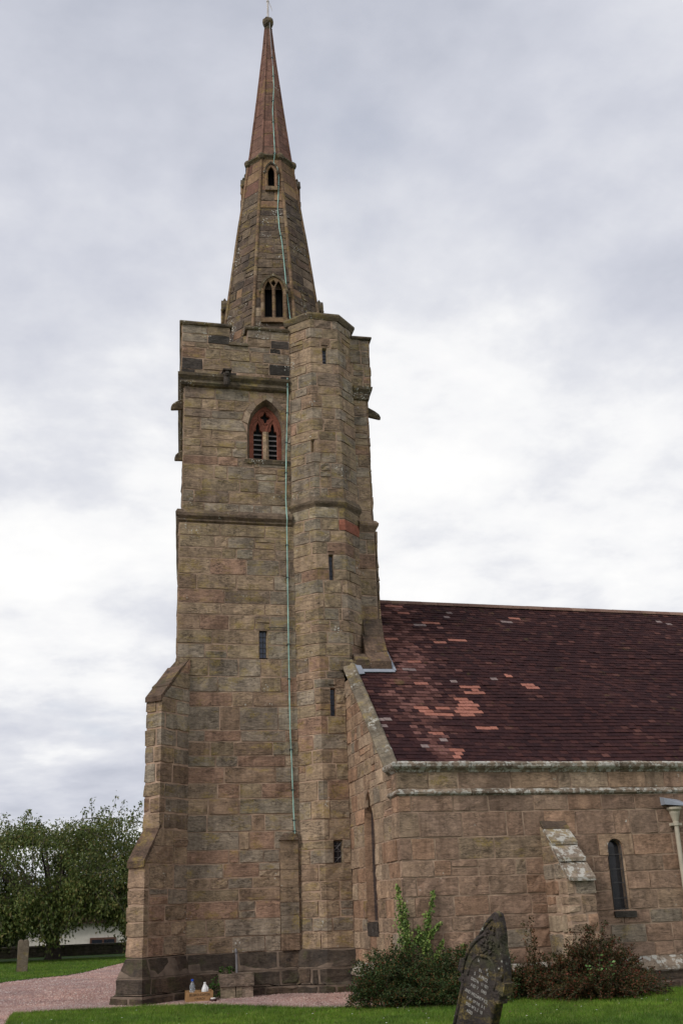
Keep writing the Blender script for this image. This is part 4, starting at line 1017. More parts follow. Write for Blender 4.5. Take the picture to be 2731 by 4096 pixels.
# gable coping: raking stones
gc = bpy.data.objects.new('gable_coping', None); COL.objects.link(gc); gc.location = (5.7, 19.7, 4.1); gc.parent = church; gc.matrix_parent_inverse = Matrix.Translation(-church.location)
rng = random.Random(31); nn = .50
while nn < 3.7:
    n1_ = min(nn+rng.uniform(.42, .62), 3.80)
    if 3.80-n1_ < .2: n1_ = 3.80
    prof_ = [(-.07, -.10), (-.085, -.03), (-.045, .0), (.07, .03), (.09, .065), (.14, .095), (.19, .07), (.205, .02), (.205, -.15)]
    vs = []
    for n_ in (nn+.006, (nn+n1_)/2, n1_-.006):
        for (x, dz) in prof_: vs.append(Vector((5.75+x+rng.uniform(-.006, .006), 19.65+n_, EAVE_Z+SL*n_+.06+dz+rng.uniform(-.006, .006))))
    k_ = len(prof_); mb = MB(); mb.add(vs, [(i*k_+k, i*k_+k+1, (i+1)*k_+k+1, (i+1)*k_+k) for i in range(2) for k in range(k_-1)]+[tuple(range(k_-1, -1, -1)), tuple(2*k_+k for k in range(k_))])
    mb.build('coping_stone', M['coping'], gc); nn = n1_
# gable lancet (deeply moulded)
gw = bpy.data.objects.new('gable_window', None); COL.objects.link(gw); gw.location = (5.75, 19.65+GW, 1.3); gw.parent = church; gw.matrix_parent_inverse = Matrix.Translation(-church.location)
fG = lambda x, y, h: fA(U0-GW+x, y, h)
def outline(hw, y0, s0, rise, n=8): return [(hw, y0)]+[(x, s0+y) for x, y in arch_pts(hw, rise, n)]+[(-hw, y0)]
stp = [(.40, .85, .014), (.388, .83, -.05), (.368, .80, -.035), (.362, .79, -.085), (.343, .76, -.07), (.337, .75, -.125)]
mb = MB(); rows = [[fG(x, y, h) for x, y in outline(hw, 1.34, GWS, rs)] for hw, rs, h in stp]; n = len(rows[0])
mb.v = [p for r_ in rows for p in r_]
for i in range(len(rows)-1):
    for k in range(n-1): mb.f.append((i*n+k, i*n+k+1, (i+1)*n+k+1, (i+1)*n+k)); mb.m.append(1 if i in (1, 3) else 0)  # groove rows take the darker stone: recess shade put into the colour
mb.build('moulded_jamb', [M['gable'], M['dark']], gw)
mb = MB(); o_ = outline(.337, 1.34, GWS, .75); mb.add([fG(x, y, -.12) for x, y in o_], [tuple(range(len(o_)))]); mb.build('pane', M['glass'], gw)
mb = MB(); mb.add([fG(x, y, h) for x, y, h in ((-.42, 1.08, .02), (.42, 1.08, .02), (.42, 1.33, .03), (-.42, 1.33, .03), (.38, 1.36, -.18), (-.38, 1.36, -.18))], [(0, 1, 2, 3), (3, 2, 4, 5)]); mb.build('window_sill', M['dark'], gw)
mb = MB()
for sx in (0,): mb.tube([fG(sx, 1.34, -.115), fG(sx, GWS+.3, -.115)], .016, 7)
mb.build('mullion', M['gable'], gw)
plate_obj('mortar_bed', [[(-.47, 1.36), (.47, 1.36), (.47, 3.97), (-.47, 3.97)], outline(.405, 1.37, GWS, .86)], .006, lambda x, y, h: fG(x, y, h-.010), M['mortar'], gw)
# aisle lancet window
aw = bpy.data.objects.new('lancet_window', None); COL.objects.link(aw); aw.location = NV(AW, 0, 1.4); aw.parent = church; aw.matrix_parent_inverse = Matrix.Translation(-church.location)
fW = lambda x, y, h: fA(U0+AW+x, y, h)
def rnd_out(hw, y0, s0, n=10): return [(hw, y0)]+[(hw*math.cos(math.pi*i/n), s0+hw*math.sin(math.pi*i/n)) for i in range(n+1)]+[(-hw, y0)]
rows = [[fW(x, y, h) for x, y in rnd_out(hw, 1.41, AWS)] for hw, h in ((.178, .012), (.15, -.06), (.148, -.16))]; n = len(rows[0])
mb = MB(); mb.add([p for r_ in rows for p in r_], [(i*n+k, i*n+k+1, (i+1)*n+k+1, (i+1)*n+k) for i in range(2) for k in range(n-1)]); mb.build('reveal', M['gable'], aw)
mb = MB(); o_ = rnd_out(.15, 1.41, AWS); mb.add([fW(x, y, -.15) for x, y in o_], [tuple(range(len(o_)))]); mb.build('pane', M['glass'], aw)
mb = MB(); pts = [fW(x, y, -.035) for x, y in rnd_out(.143, 1.43, AWS)]; mb.tube(pts+[pts[0]], .008, 5)
for z in (1.62, 1.9, 2.15, 2.42): prism(mb, fW, [(-.145, z-.008), (.145, z-.008), (.145, z+.008), (-.145, z+.008)], -.045, -.03)
mb.build('guard_frame', M['iron'], aw)
mb = MB()
for k in range(-6, 7): prism(mb, fW, [(k*.0215-.0012, 1.43), (k*.0215+.0012, 1.43), (k*.0215+.0012, 2.58), (k*.0215-.0012, 2.58)], -.040, -.037)
for k in range(50): z = 1.45+k*.0225; prism(mb, fW, [(-.14, z-.0012), (.14, z-.0012), (.14, z+.0012), (-.14, z+.0012)], -.040, -.037)
mb.build('wire_guard', M['iron'], aw)
mb = MB(); mb.add([fW(x, y, h) for x, y, h in ((-.19, 1.28, .05), (.27, 1.27, .05), (.27, 1.38, .06), (-.19, 1.38, .06), (.18, 1.42, -.16), (-.18, 1.42, -.16))], [(0, 1, 2, 3), (3, 2, 4, 5), (0, 3, 5), (1, 4, 2)]); mb.build('window_sill', M['dark'], aw)
hs = [(-.35, 2.412), (-.165, 2.412)]+[(.165*math.cos(t), AWS+.165*math.sin(t)) for t in np.linspace(math.pi, 0, 13)]+[(.165, 2.412), (.39, 2.412), (.385, 2.79), (-.345, 2.79)]
plate_obj('head_stone', [hs], .035, lambda x, y, h: fW(x, y, h-.022), M['gable'], aw, bevel=.004)
mb = MB(); prism(mb, fW, [(-.37, 2.39), (-.16, 2.39), (-.16, 2.81), (-.37, 2.81)], -.05, -.004); prism(mb, fW, [(.16, 2.39), (.41, 2.39), (.41, 2.81), (.16, 2.81)], -.05, -.004); prism(mb, fW, [(-.16, 2.73), (.16, 2.73), (.16, 2.81), (-.16, 2.81)], -.05, -.004); mb.build('mortar_bed', M['mortar'], aw)
# --- aisle buttress
ab = bpy.data.objects.new('aisle_buttress', bpy.data.meshes.new('aisle_buttress')); COL.objects.link(ab); put(ab, church)
core = MB(); BX0, BX1, BN = 2.82, 3.34, .92
pb = [NV(BX0, 0, 0), NV(BX0, -BN, 0), NV(BX1, -BN, 0), NV(BX1, 0, 0)]
fB, LB = polyline([(p.x, p.y) for p in pb])
masonry(ab, fB, lambda v: [(0, LB[3])], 0.0, 1.98, [(M['gable'], 4), (M['pilaster'], 1.5), (LOW, 2)], 111, (.26, .40), (.3, .6), folds=LB[1:3], core=core, bev=.022)
fB1, L1 = polyline([(pb[0].x, pb[0].y), (pb[1].x, pb[1].y)]); fB2, L2 = polyline([(pb[2].x, pb[2].y), (pb[3].x, pb[3].y)])
slope_w = lambda v: BN*(1-(v-1.98)/1.02)
masonry(ab, fB1, lambda v: [(0, max(.05, slope_w(v)))], 1.98, 2.95, [(LOW, 4), (MID, 2)], 112, (.24, .34), (.3, .5), core=core)
masonry(ab, fB2, lambda v: [(BN-max(.05, slope_w(v)), BN)], 1.98, 2.95, [(LOW, 4)], 113, (.24, .34), (.3, .5), core=core)
me = bpy.data.meshes.new('aisle_buttress'); me.from_pydata(core.v, [], core.f); me.materials.append(M['mortar']); me.update(); ab.data = me
def aslab(n0, z0, n1_, z1, th, mat, x0=BX0-.0, x1=BX1+.02):
    mb = MB(); p = [NV(x0, -n0, z0), NV(x1, -n0, z0), NV(x1, -n1_, z1), NV(x0, -n1_, z1)]
    mb.add(p+[q+Vector((0, 0, th)) for q in p], [(3,2,1,0), (4,5,6,7), (0,1,5,4), (1,2,6,5), (2,3,7,6), (3,0,4,7)]); mb.build('weathering_slab', mat, ab)
ax = 2.9
sb = lambda n_: 3.0-1.109*n_
aslab(1.0, sb(1.0)+.05, .66, sb(.66)-.02, .065, M['slabwhite']); aslab(.73, sb(.73)+.10, .36, sb(.36)-.02, .065, M['slabwhite'], BX0-.012, BX1+.008); aslab(.45, sb(.45)+.10, .12, sb(.12), .065, M['slabwhite'], BX0, BX1+.012); aslab(.16, sb(.16)+.05, -.05, sb(-.05)+.02, .05, M['weather'])
# --- downpipe
dp = bpy.data.objects.new('downpipe', None); COL.objects.link(dp); dp.location = NV(5.72, -.1, .1); dp.parent = church; dp.matrix_parent_inverse = Matrix.Translation(-church.location)
c = NV(5.73, -.10, 0)
mb = MB(); mb.tube([c+Vector((0, 0, .05)), c+Vector((0, 0, 3.0))], .045, 12); mb.lathe([(.05, 2.92), (.06, 2.93), (.06, 3.0), (.05, 3.01)], c, 12); mb.build('pipe', M['pipe_paint'], dp, smooth=False)
mb = MB(); mb.lathe([(.05, 3.0), (.07, 3.06), (.10, 3.16), (.105, 3.2), (.145, 3.24), (.15, 3.28)], c, 14); mb.build('hopper_head', M['pipe_paint'], dp)
mb = MB(); mb.box((-.12, -.02, 2.93), (.12, .06, 2.98), M_=lambda p: c+e1*p.x+e2*p.y+Vector((0, 0, p.z))); mb.build('bracket', M['pipe_paint'], dp)
mb = MB(); mb.add([NV(5.50, -.16, 3.45), NV(5.95, -.16, 3.36), NV(5.95, .03, 3.44), NV(5.50, .03, 3.50), NV(5.50, -.18, 3.33), NV(5.95, -.2, 3.30), NV(5.95, .03, 3.32), NV(5.50, .03, 3.33)], [(0,1,2,3), (0,4,5,1), (0,3,7,4), (4,7,6,5), (1,5,6,2)]); mb.build('lead_chute', M['lead'], dp)

# --- nave roof: tiles
roof = bpy.data.objects.new('nave_roof', bpy.data.meshes.new('nave_roof')); COL.objects.link(roof); put(roof, church)
def tile_mat(name, stops, pale=.0):
    mt, nt, b = newmat(name); r, lp, wp = rnd_pos(nt)
    c = ramp(nt, r, stops)
    n_ = noise(nt, lp, 26, 4, .65); n2_ = noise(nt, wp, .8, 5, .6)
    c = mix(nt, 1.0, c, ramp(nt, n_, [(.3, g(.7)), (.7, g(1.3))]), 'MULTIPLY')
    c = mix(nt, .8, c, ramp(nt, n2_, [(.3, (.78, .76, .8)), (.7, (1.25, 1.2, 1.15))]), 'MULTIPLY')
    n4 = noise(nt, vmath(nt, 'ADD', wp, (4, 4, 4)), 1.8, 5, .65)
    c = mix(nt, math_(nt, 'MULTIPLY', maprange(nt, n4, .62, .72), .45, True), c, (.13, .10, .035))
    nt.links.new(c, b.inputs['Base Color']); b.inputs['Roughness'].default_value = .9; b.inputs['Specular IOR Level'].default_value = .1
    bu = nt.nodes.new('ShaderNodeBump'); bu.inputs['Strength'].default_value = .3; bu.inputs['Distance'].default_value = .008
    nt.links.new(n_, bu.inputs['Height']); nt.links.new(bu.outputs[0], b.inputs['Normal'])
    return mt
TM = [tile_mat('dark_weathered_tile', [(0, (.027, .0130, .0145)), (.5, (.035, .0155, .0165)), (.85, (.044, .0190, .0185)), (1, (.056, .0235, .0215))]),
      tile_mat('brown_red_tile', [(0, (.046, .0215, .0205)), (.6, (.070, .032, .028)), (1, (.10, .045, .038))]),
      tile_mat('clean_pink_tile', [(0, (.085, .041, .036)), (.6, (.125, .060, .052)), (1, (.17, .084, .072))]),
      tile_mat('new_orange_tile', [(0, (.25, .105, .078)), (1, (.33, .145, .11))]),
      tile_mat('grey_tile', [(0, (.17, .13, .125)), (1, (.24, .19, .18))])]
EX, TWD = .132, .165
slope_len = (RIDGE_N+.02)*math.sqrt(1+SL*SL); cs = 1/math.sqrt(1+SL*SL); sn = SL*cs
NC = int(slope_len/EX)
rng = random.Random(303)
r_np = np.random.default_rng(12)
def band(n):                                  # axis and half width of the cleaner, lighter patch of the roof
    l_ = np.interp(n, [.9, 1.22, 1.86, 2.34, 2.92, 3.62, 4.9, 6.2], [1.3, .95, .85, .75, .70, .75, 1.1, 1.6])
    h_ = np.interp(n, [.9, 1.35, 1.74, 2.29, 2.72, 3.11, 3.59, 4.34, 4.8, 5.45, 6.24], [1.65, 1.60, 1.76, 2.15, 2.05, 2.4, 2.65, 2.45, 2.65, 2.7, 2.6])
    c, w = (l_+h_)/2, (h_-l_)/2
    return c, w
orange = [(1.57, 1.79, .99), (1.52, 1.71, .91), (1.44, 1.61, .82), (2.41, 2.78, 1.74), (2.3, 2.48, 2.64), (2.37, 2.55, 2.56), (2.46, 2.64, 2.48), (2.39, 2.76, 2.4), (2.32, 2.65, 2.31), (2.22, 2.76, 2.22), (2.3, 2.49, 2.13), (2.75, 3.12, 3.0), (2.84, 3.04, 2.91), (2.75, 3.13, 2.82), (4.25, 4.42, 3.06), (4.35, 4.54, 2.97), (3.99, 4.17, 3.44), (3.21, 3.58, 4.8), (2.78, 2.96, 4.73), (2.75, 3.13, 5.54), (5.47, 5.67, 5.94), (1.8, 1.97, 3.95), (1.6, 1.78, 3.09), (1.48, 2.02, 2.14), (1.84, 2.03, 2.27), (1.3, 1.47, 2.28), (1.42, 1.56, 2.21), (2.0, 2.41, 6.18), (2.32, 2.54, 5.91), (1.47, 1.76, 4.8), (1.35, 1.54, 1.47)]
greyt = [(2.49, 2.68, 3.24), (1.41, 1.61, 1.28), (1.52, 1.69, 3.6), (.24, .58, 1.93), (2.53, 2.7, 5.38), (5.15, 5.34, 5.67), (3.6, 3.79, 5.96)]
tiles_stuff = MB(); singles = []
for i in range(3, NC):
    s0 = i*EX; n0 = s0*cs; z0 = EAVE_Z+.01+SL*n0
    start = .24 if n0 < 3.6 else .98; end = AX-.2
    off = (i % 2)*TWD/2+rng.uniform(-.012, .012); a = start-(start % TWD)+off-TWD
    cc, ww = band(n0)
    lift_c = rng.uniform(-.003, .003)
    while a < end:
        if a+TWD > start:
            a0 = max(a, start)+.002; a1 = a+TWD-.002
            if a1-a0 > .03:
                mid_ = (a0+a1)/2; x = (mid_-cc)/ww+rng.gauss(0, .42)+.25*math.sin(n0*5+mid_*2)
                mi = 0
                if abs(x) < .55: mi = 2 if rng.random() < .55 else 1
                elif abs(x) < 1.0: mi = 1 if rng.random() < .75 else (2 if rng.random() < .3 else 0)
                else: mi = 1 if rng.random() < (.05 + (.08 if n0 > 5.2 else 0)) else 0
                if rng.random() < .0015: mi = 4
                for (lst, mm) in ((orange, 3), (greyt, 4)):
                    for (ox, o1, on) in lst:
                        if -.02 <= n0-on+.03 < EX*cs-.02 and ox-.04 < mid_ < o1+.04: mi = mm
                lf_ = lift_c+rng.uniform(-.003, .006)+(.012 if rng.random() < .012 else 0); t = .013; ln = EX+.05
                tl = .020
                p = []
                for (aa, ss, hh) in ((a0, 0, tl), (a1, 0, tl), (a1, ln, .004), (a0, ln, .004)):
                    hh += lf_
                    for up_ in (0, t):
                        nn_ = n0+ss*cs-(hh+up_)*sn; zz = z0+ss*sn+(hh+up_)*cs; p.append(NV(aa+rng.uniform(-.002, .002), nn_, zz+.014*math.sin(aa*.9+n0)+.012*math.sin(n0*2.1+aa*.5)))
                fs = [(1, 3, 5, 7), (0, 2, 3, 1), (0, 1, 7, 6), (2, 4, 5, 3)]
                singles.append((mi, mid_, n0, p, fs))
        a += TWD
def rank(t): return (0 if t[0] == 3 else 1, t[1]+2.5*t[2] if t[0] != 3 else 0)
singles.sort(key=rank)
for k, (mi, mid_, n0, p, fs) in enumerate(singles):
    if k < 298:
        mb = MB(); mb.add(p, fs); mb.build('roof_tile', TM[mi], roof)
    else: tiles_stuff.add(p, fs, mi)
tiles_stuff.build('roof_tiles', TM, roof, kind='stuff')
mb = MB()
q = [NV(.15, .2, EAVE_Z+SL*.2), NV(AX, .2, EAVE_Z+SL*.2), NV(AX, RIDGE_N, EAVE_Z+SL*RIDGE_N), NV(.15, RIDGE_N, EAVE_Z+SL*RIDGE_N), NV(AX, 13, EAVE_Z), NV(1.5, 13, EAVE_Z)]
mb.add(q, [(0, 1, 2, 3), (3, 2, 4, 5), (1, 4, 2), (0, 1, 4, 5)]); me = bpy.data.meshes.new('nave_roof'); me.from_pydata(mb.v, [], mb.f); me.materials.append(TM[0]); roof.data = me
rd = bpy.data.objects.new('ridge', None); COL.objects.link(rd); rd.location = NV(1, RIDGE_N, 9.25); rd.parent = church; rd.matrix_parent_inverse = Matrix.Translation(-church.location)
a = .9; zr = EAVE_Z+SL*RIDGE_N
rm = tile_mat('ridge_tile', [(0, (.13, .075, .06)), (1, (.2, .13, .10))])
while a < AX:
    b_ = a+.44; mb = MB(); vs = []
    for x in (a+.004, b_-.004):
        for (dn, dz) in ((-.15, -.06), (-.14, -.035), (-.05, .05), (0, .068), (.05, .05), (.15, -.06)): vs.append(NV(x, RIDGE_N+dn, zr+dz+.012+rng.uniform(-.003, .003)))
    mb.add(vs, [(k, k+1, 6+k+1, 6+k) for k in range(5)]+[(5, 4, 3, 2, 1, 0), (6, 7, 8, 9, 10, 11)]); mb.build('ridge_tile', rm, rd); a = b_
# weathering offset of the tower over the roof, with lead flashings
wo_ = bpy.data.objects.new('roof_weathering', None); COL.objects.link(wo_); wo_.location = (6.3, 23.6, 6.7); wo_.parent = church; wo_.matrix_parent_inverse = Matrix.Translation(-church.location)
rng = random.Random(55)
def wblock(x0, x1, ya, za, yb, zb, th, mat, bot=None):
    mb = MB(); j = lambda: rng.uniform(-.012, .012)
    top = [(x0, ya, za), (x1, ya, za), (x1, yb, zb), (x0, yb, zb)]
    vs = [Vector((x+j(), y+j(), z-th)) for x, y, z in top]+[Vector((x+j(), y+j(), z)) for x, y, z in top]
    mb.add(vs, [(3,2,1,0), (4,5,6,7), (0,1,5,4), (1,2,6,5), (2,3,7,6), (3,0,4,7)]); mb.build('weathering_stone', mat, wo_)
wblock(6.28, 6.82, 23.30, 6.96, 23.62, 7.27, .23, M['weather']); wblock(5.98, 6.29, 23.30, 6.98, 23.62, 7.2, .25, M['weather'])
wblock(6.30, 6.82, 23.60, 7.27, 23.86, 7.72, .4, M['weather']); wblock(6.35, 6.82, 23.84, 7.72, 24.02, 8.35, .5, M['weather'])
wblock(5.62, 6.0, 23.32, 6.94, 23.52, 7.0, .20, M['string'])
mb = MB(); mb.box((6.0, 23.5, 6.3), (6.75, 24.2, 7.0)); mb.box((6.35, 23.75, 6.8), (6.78, 24.2, 7.5)); mb.build('weathering_core', M['mortar_dark'], wo_)
mb = MB()
def strip(pts, w, t): 
    for a_, b_ in zip(pts, pts[1:]):
        a_, b_ = Vector(a_), Vector(b_); mb.add([a_, b_, b_+Vector(w), a_+Vector(w)]+[p+Vector((0, -.01, .012)) for p in (a_, b_, b_+Vector(w), a_+Vector(w))], [(0,1,2,3), (4,5,6,7), (0,4,5,1), (3,2,6,7), (1,5,6,2), (0,3,7,4)])
rz = lambda x, y: EAVE_Z+.04+SL*(Vector((x, y, 0))-C0).dot(e2)
strip([(6.83, 23.22, rz(6.8, 23.22)+.03), (6.83, 23.7, rz(6.8, 23.7)+.05), (6.83, 24.45, rz(6.8, 24.45)+.10)], (.075, 0, .0), 1)
strip([(6.835, 23.22, rz(6.8, 23.22)+.05), (6.835, 24.45, rz(6.8, 24.45)+.24)], (.012, 0, -.16), 1)
strip([(5.98, 23.10, rz(5.98, 23.10)+.035), (6.86, 23.16, rz(6.86, 23.16)+.035)], (0, .10, .086), 1)
strip([(5.90, 22.98, rz(5.90, 22.98)+.05), (6.10, 23.04, rz(6.10, 23.04)+.04)], (-.02, .4, .36), 1)
mb.build('lead_flashing', M['lead'], wo_)

# ------------------------------------------------------------------ leaves
def leaf_mesh(name, C, D, size, mat, parent=None, fold=.25, ratio=.42, seed=0, **props):
    """C centres (n,3), D leaf axes (n,3), size (n,)"""
    r = np.random.default_rng(seed); n = len(C)
    D = D/np.linalg.norm(D, axis=1, keepdims=True); rv = r.normal(size=(n, 3)); S = np.cross(D, rv); S /= np.linalg.norm(S, axis=1, keepdims=True)+1e-9; N_ = np.cross(S, D)
    s = size[:, None]; V = np.zeros((n, 4, 3))
    V[:, 0] = C; V[:, 1] = C+D*s*.5+S*s*ratio-N_*s*fold*.4; V[:, 2] = C+D*s; V[:, 3] = C+D*s*.5-S*s*ratio-N_*s*fold*.4
    F_ = (np.array([[0, 1, 2], [0, 2, 3]])[None]+4*np.arange(n)[:, None, None]).reshape(-1, 3)
    return np_mesh(name, V.reshape(-1, 3), F_, mat, parent, **props)

# ------------------------------------------------------------------ cherry tree beyond the path
tree = thing('cherry_tree', 'broad low tree with dark trunk and drooping leaves beyond the gravel path', 'tree', (-.9, 50, 0))
rng = random.Random(17); r = np.random.default_rng(17)
tk = MB(); br = MB(); base = Vector((-.9, 50, 0)); fork = base+Vector((-.05, 0, 1.35))
tk.tube([base+Vector((0, 0, -.1)), base+Vector((.0, 0, .25)), base+Vector((-.05, 0, .8)), fork+Vector((0, 0, .15))], [.42, .33, .28, .30], 10)
tk.build('trunk', M['barkm'], tree)
limbs = []
CEN = Vector((-2.0, 50, 3.1))
for k in range(13):
    a = k/13*2*math.pi+rng.uniform(-.2, .2); ex = CEN+Vector((6.2*math.cos(a)*rng.uniform(.75, 1), 3.6*math.sin(a)*rng.uniform(.7, 1), rng.uniform(-1.0, 1.2)))
    mid_ = fork.lerp(ex, .45)+Vector((rng.uniform(-.3, .3), rng.uniform(-.3, .3), rng.uniform(.3, .9)))
    pts = [fork.lerp(mid_, t)*(1-t)+mid_.lerp(ex, t)*t for t in np.linspace(0, 1, 8)]
    br.tube(pts, [.15, .125, .10, .085, .07, .055, .04, .025], 6); limbs += pts[2:]
for k in range(7):
    ex = CEN+Vector((rng.uniform(-4, 4), rng.uniform(-2, 2), rng.uniform(1.6, 2.6))); mid_ = fork.lerp(ex, .5)+Vector((0, 0, .4))
    pts = [fork.lerp(mid_, t)*(1-t)+mid_.lerp(ex, t)*t for t in np.linspace(0, 1, 8)]; br.tube(pts, [.13, .11, .09, .075, .06, .05, .035, .02], 6); limbs += pts[2:]
br.build('branches', M['barkm'], tree)
LP = np.array([tuple(p) for p in limbs]); Cs, Ds, Ss = [], [], []; tw = MB()
def topz(x): return 5.55+.25*math.sin(x*1.1+.5)+.22*math.sin(x*2.7+1.3)
def botz(x): return .35+.25*math.sin(x*2)+.9*math.exp(-((x-.2)/1.2)**2)
for k in range(900):
    a = rng.uniform(0, 2*math.pi); el = math.asin(rng.uniform(-.75, 1)); q = rng.uniform(.35, 1.0)**.55
    p = CEN+Vector((7.2*math.cos(a)*math.cos(el)**.7*q, 4.2*math.sin(a)*math.cos(el)**.7*q, (3.2 if el > 0 else 2.9)*math.sin(el)*q))
    if p.z > topz(p.x): p.z = topz(p.x)-rng.random()*.7
    if p.z < botz(p.x)+.25: p.z = botz(p.x)+.25+rng.random()*.5
    j = np.argmin(((LP-np.array(p))**2).sum(1)); s_ = Vector(LP[j]); m_ = s_.lerp(p, .55)+Vector((0, 0, .15))
    if k % 2 == 0: tw.tube([s_, m_, p], [.02, .014, .006], 4, cap=False)
    nl = rng.randint(85, 130) if p.z < 3.4 else rng.randint(70, 120); t = r.uniform(.25, 1.12, nl)[:, None]
    pts = np.array(s_)*(1-t)+np.array(p)*t; far_ = np.linalg.norm(np.array(p)-np.array(s_)); 
    if far_ > 1.6: pts = np.array(p)+(pts-np.array(p))*(1.6/far_)
    pts += r.normal(0, .20, (nl, 3))*np.array([1.1, 1.1, .7]); Cs.append(pts)
    dd = r.normal(0, .55, (nl, 3)); dd[:, 2] -= .75; Ds.append(dd); Ss.append(r.uniform(.09, .17, nl))
for k in range(330):                          # drooping outer boughs
    x = rng.uniform(-7.5, 3.2); y = rng.uniform(46.2, 48.6) if k % 3 else rng.uniform(50.5, 53); zb = botz(x)
    p = Vector((x, y, zb+.2+rng.random()*1.7)); j = np.argmin(((LP-np.array(p))**2).sum(1)); s_ = Vector(LP[j])
    if (s_-p).length > 2.2: s_ = p+(s_-p).normalized()*1.6+Vector((0, 0, .4))
    tw.tube([s_, s_.lerp(p, .5)+Vector((0, 0, .2)), p], [.012, .009, .005], 4, cap=False)
    nl = rng.randint(80, 120); t = r.uniform(.2, 1.1, nl)[:, None]; Cs.append(np.array(s_)*(1-t)+np.array(p)*t+r.normal(0, .17, (nl, 3)))
    dd = r.normal(0, .5, (nl, 3)); dd[:, 2] -= .85; Ds.append(dd); Ss.append(r.uniform(.10, .19, nl))
for k in range(26):                           # upright shoots on top
    x = rng.uniform(-4.2, 2.6) if k > 2 else (1.2+.2*k); y = 50+rng.uniform(-2, 2); z0 = topz(x)-.5; h = rng.uniform(.6, 1.1) if k > 2 else 1.75-.4*k
    p0 = Vector((x, y, z0)); p1 = p0+Vector((rng.uniform(-.1, .45), 0, h)); tw.tube([p0, p0.lerp(p1, .5)+Vector((-.04, 0, 0)), p1], [.014, .01, .004], 4, cap=False)
    nl = rng.randint(18, 34); t = np.clip(r.choice([.35, .6, .8, 1.0, 1.0], nl)+r.normal(0, .05, nl), .2, 1.05)[:, None]; pts = np.array(p0)*(1-t)+np.array(p1)*t+r.normal(0, .06, (nl, 3)); Cs.append(pts)
    dd = r.normal(0, .6, (nl, 3)); dd[:, 2] -= .5; Ds.append(dd); Ss.append(r.uniform(.10, .19, nl))
tw.build('twigs', M['twig'], tree)
leaf_mesh('crown', np.vstack(Cs), np.vstack(Ds), np.concatenate(Ss), M['leaf_tree'], tree, ratio=.24, seed=5)

# ------------------------------------------------------------------ things beyond the lawn
house = thing('house', 'white rendered house with brown tiled roof glimpsed behind the tree', 'house', (2.2, 65, -1.6))
mb = MB(); mb.box((-3.2, 63.8, -1.6), (5.2, 69, 1.45)); mb.build('wall', M['render'], house)
mb = MB(); mb.add([(-3.5, 63.4, 1.36), (5.5, 63.4, 1.36), (5.5, 66.4, 3.3), (-3.5, 66.4, 3.3), (5.5, 69.4, 1.36), (-3.5, 69.4, 1.36)], [(0,1,2,3), (3,2,4,5), (1,4,2), (0,3,5), (0,5,4,1)]); mb.build('roof', TM[0], house)
mb = MB(); mb.box((.75, 63.68, -.6), (2.15, 63.8, .60)); mb.build('window', M['brownframe'], house)
w_ = house.children[-1] if False else bpy.data.objects[[o.name for o in bpy.data.objects if o.name.startswith('window') and o.parent == house][0]]
mb = MB(); mb.box((.85, 63.66, -.45), (1.4, 63.675, .5)); mb.box((1.5, 63.66, -.45), (2.05, 63.675, .5)); mb.build('pane', M['glass'], w_)
mb = MB(); mb.box((1.55, 63.5, 3.0), (2.0, 64, 3.4)); 
bwall = thing('boundary_wall', 'low dark stone boundary wall running behind the spreading tree', 'wall', (-5, 54.5, 0))
core = MB(); wl = bpy.data.objects.new('wall_face', bpy.data.meshes.new('wall_face')); COL.objects.link(wl); put(wl, bwall)
jn = MB()
masonry(None, planar((-22, 54.4, 0), (1, 0, 0), (0, -1, 0)), lambda v: [(0, 32)], -.05, .42, [(M['boundary'], 1)], 201, (.12, .2), (.25, .6), core=core, join=jn)
jn.build('stones', M['boundary'], wl, kind='stuff')
me = bpy.data.meshes.new('wall_face'); me.from_pydata(core.v, [], core.f); me.materials.append(M['boundary']); wl.data = me
mb = MB(); mb.box((-22, 54.42, -.05), (10, 54.8, .40)); mb.build('wall_core', M['boundary'], bwall)
mb = MB(); mb.box((-22, 54.35, .42), (10, 54.85, .50)); mb.build('coping', M['boundary'], bwall)
# hedge far behind, and dense bushes left
r = np.random.default_rng(44)
def bush_stuff(x0, x1, y0, y1, z0, z1, n, size, seed):
    C = np.stack([r.uniform(x0, x1, n), r.uniform(y0, y1, n), np.zeros(n)], 1); t = z1*(.75+.25*np.sin(C[:, 0]*.8+seed)*np.sin(C[:, 0]*.31+2*seed)); C[:, 2] = z0+(t-z0)*r.random(n)**.7
    return C, r.normal(0, 1, (n, 3)), size*r.uniform(.6, 1.4, n)
C, D, S = bush_stuff(-24, -2.6, 58, 60.5, -1.5, 2.6, 26000, .22, 1)
o = leaf_mesh('hedge', C, D, S, M['leaf_far'], seed=3); tag(o, 'dark leafy hedge beyond the boundary wall at the left edge', 'hedge')
C, D, S = bush_stuff(-90, 60, 92, 98, -1.6, 1.6, 30000, .5, 2)
leaf_mesh('distant_trees', C, D, S, M['leaf_far'], seed=4, kind='stuff')

# grave marker with twin rounded top on the far lawn
def headpost():
    pts = [(-.16, -.15), (.16, -.15), (.165, .90)]+[(.085+.08*math.cos(t), .92+.09*math.sin(t)) for t in np.linspace(0, math.pi, 7)]+[(0, .90)]+[(-.085+.08*math.cos(t), .92+.09*math.sin(t)) for t in np.linspace(0, math.pi, 7)]+[(-.165, .90)]
    me = plate([pts], .14, .012)
    for v in me.vertices: v.co = (v.co.x, -v.co.z, v.co.y)
    me.materials.clear(); me.materials.append(M['gravepost']); return me
o = link('gravestone', headpost()); o.location = (-1.70, 39.9, 0); o.rotation_euler = (0, 0, R(6)); tag(o, 'narrow upright gravestone with twin rounded top alone on the far lawn', 'gravestone', 'gravestones in the churchyard')
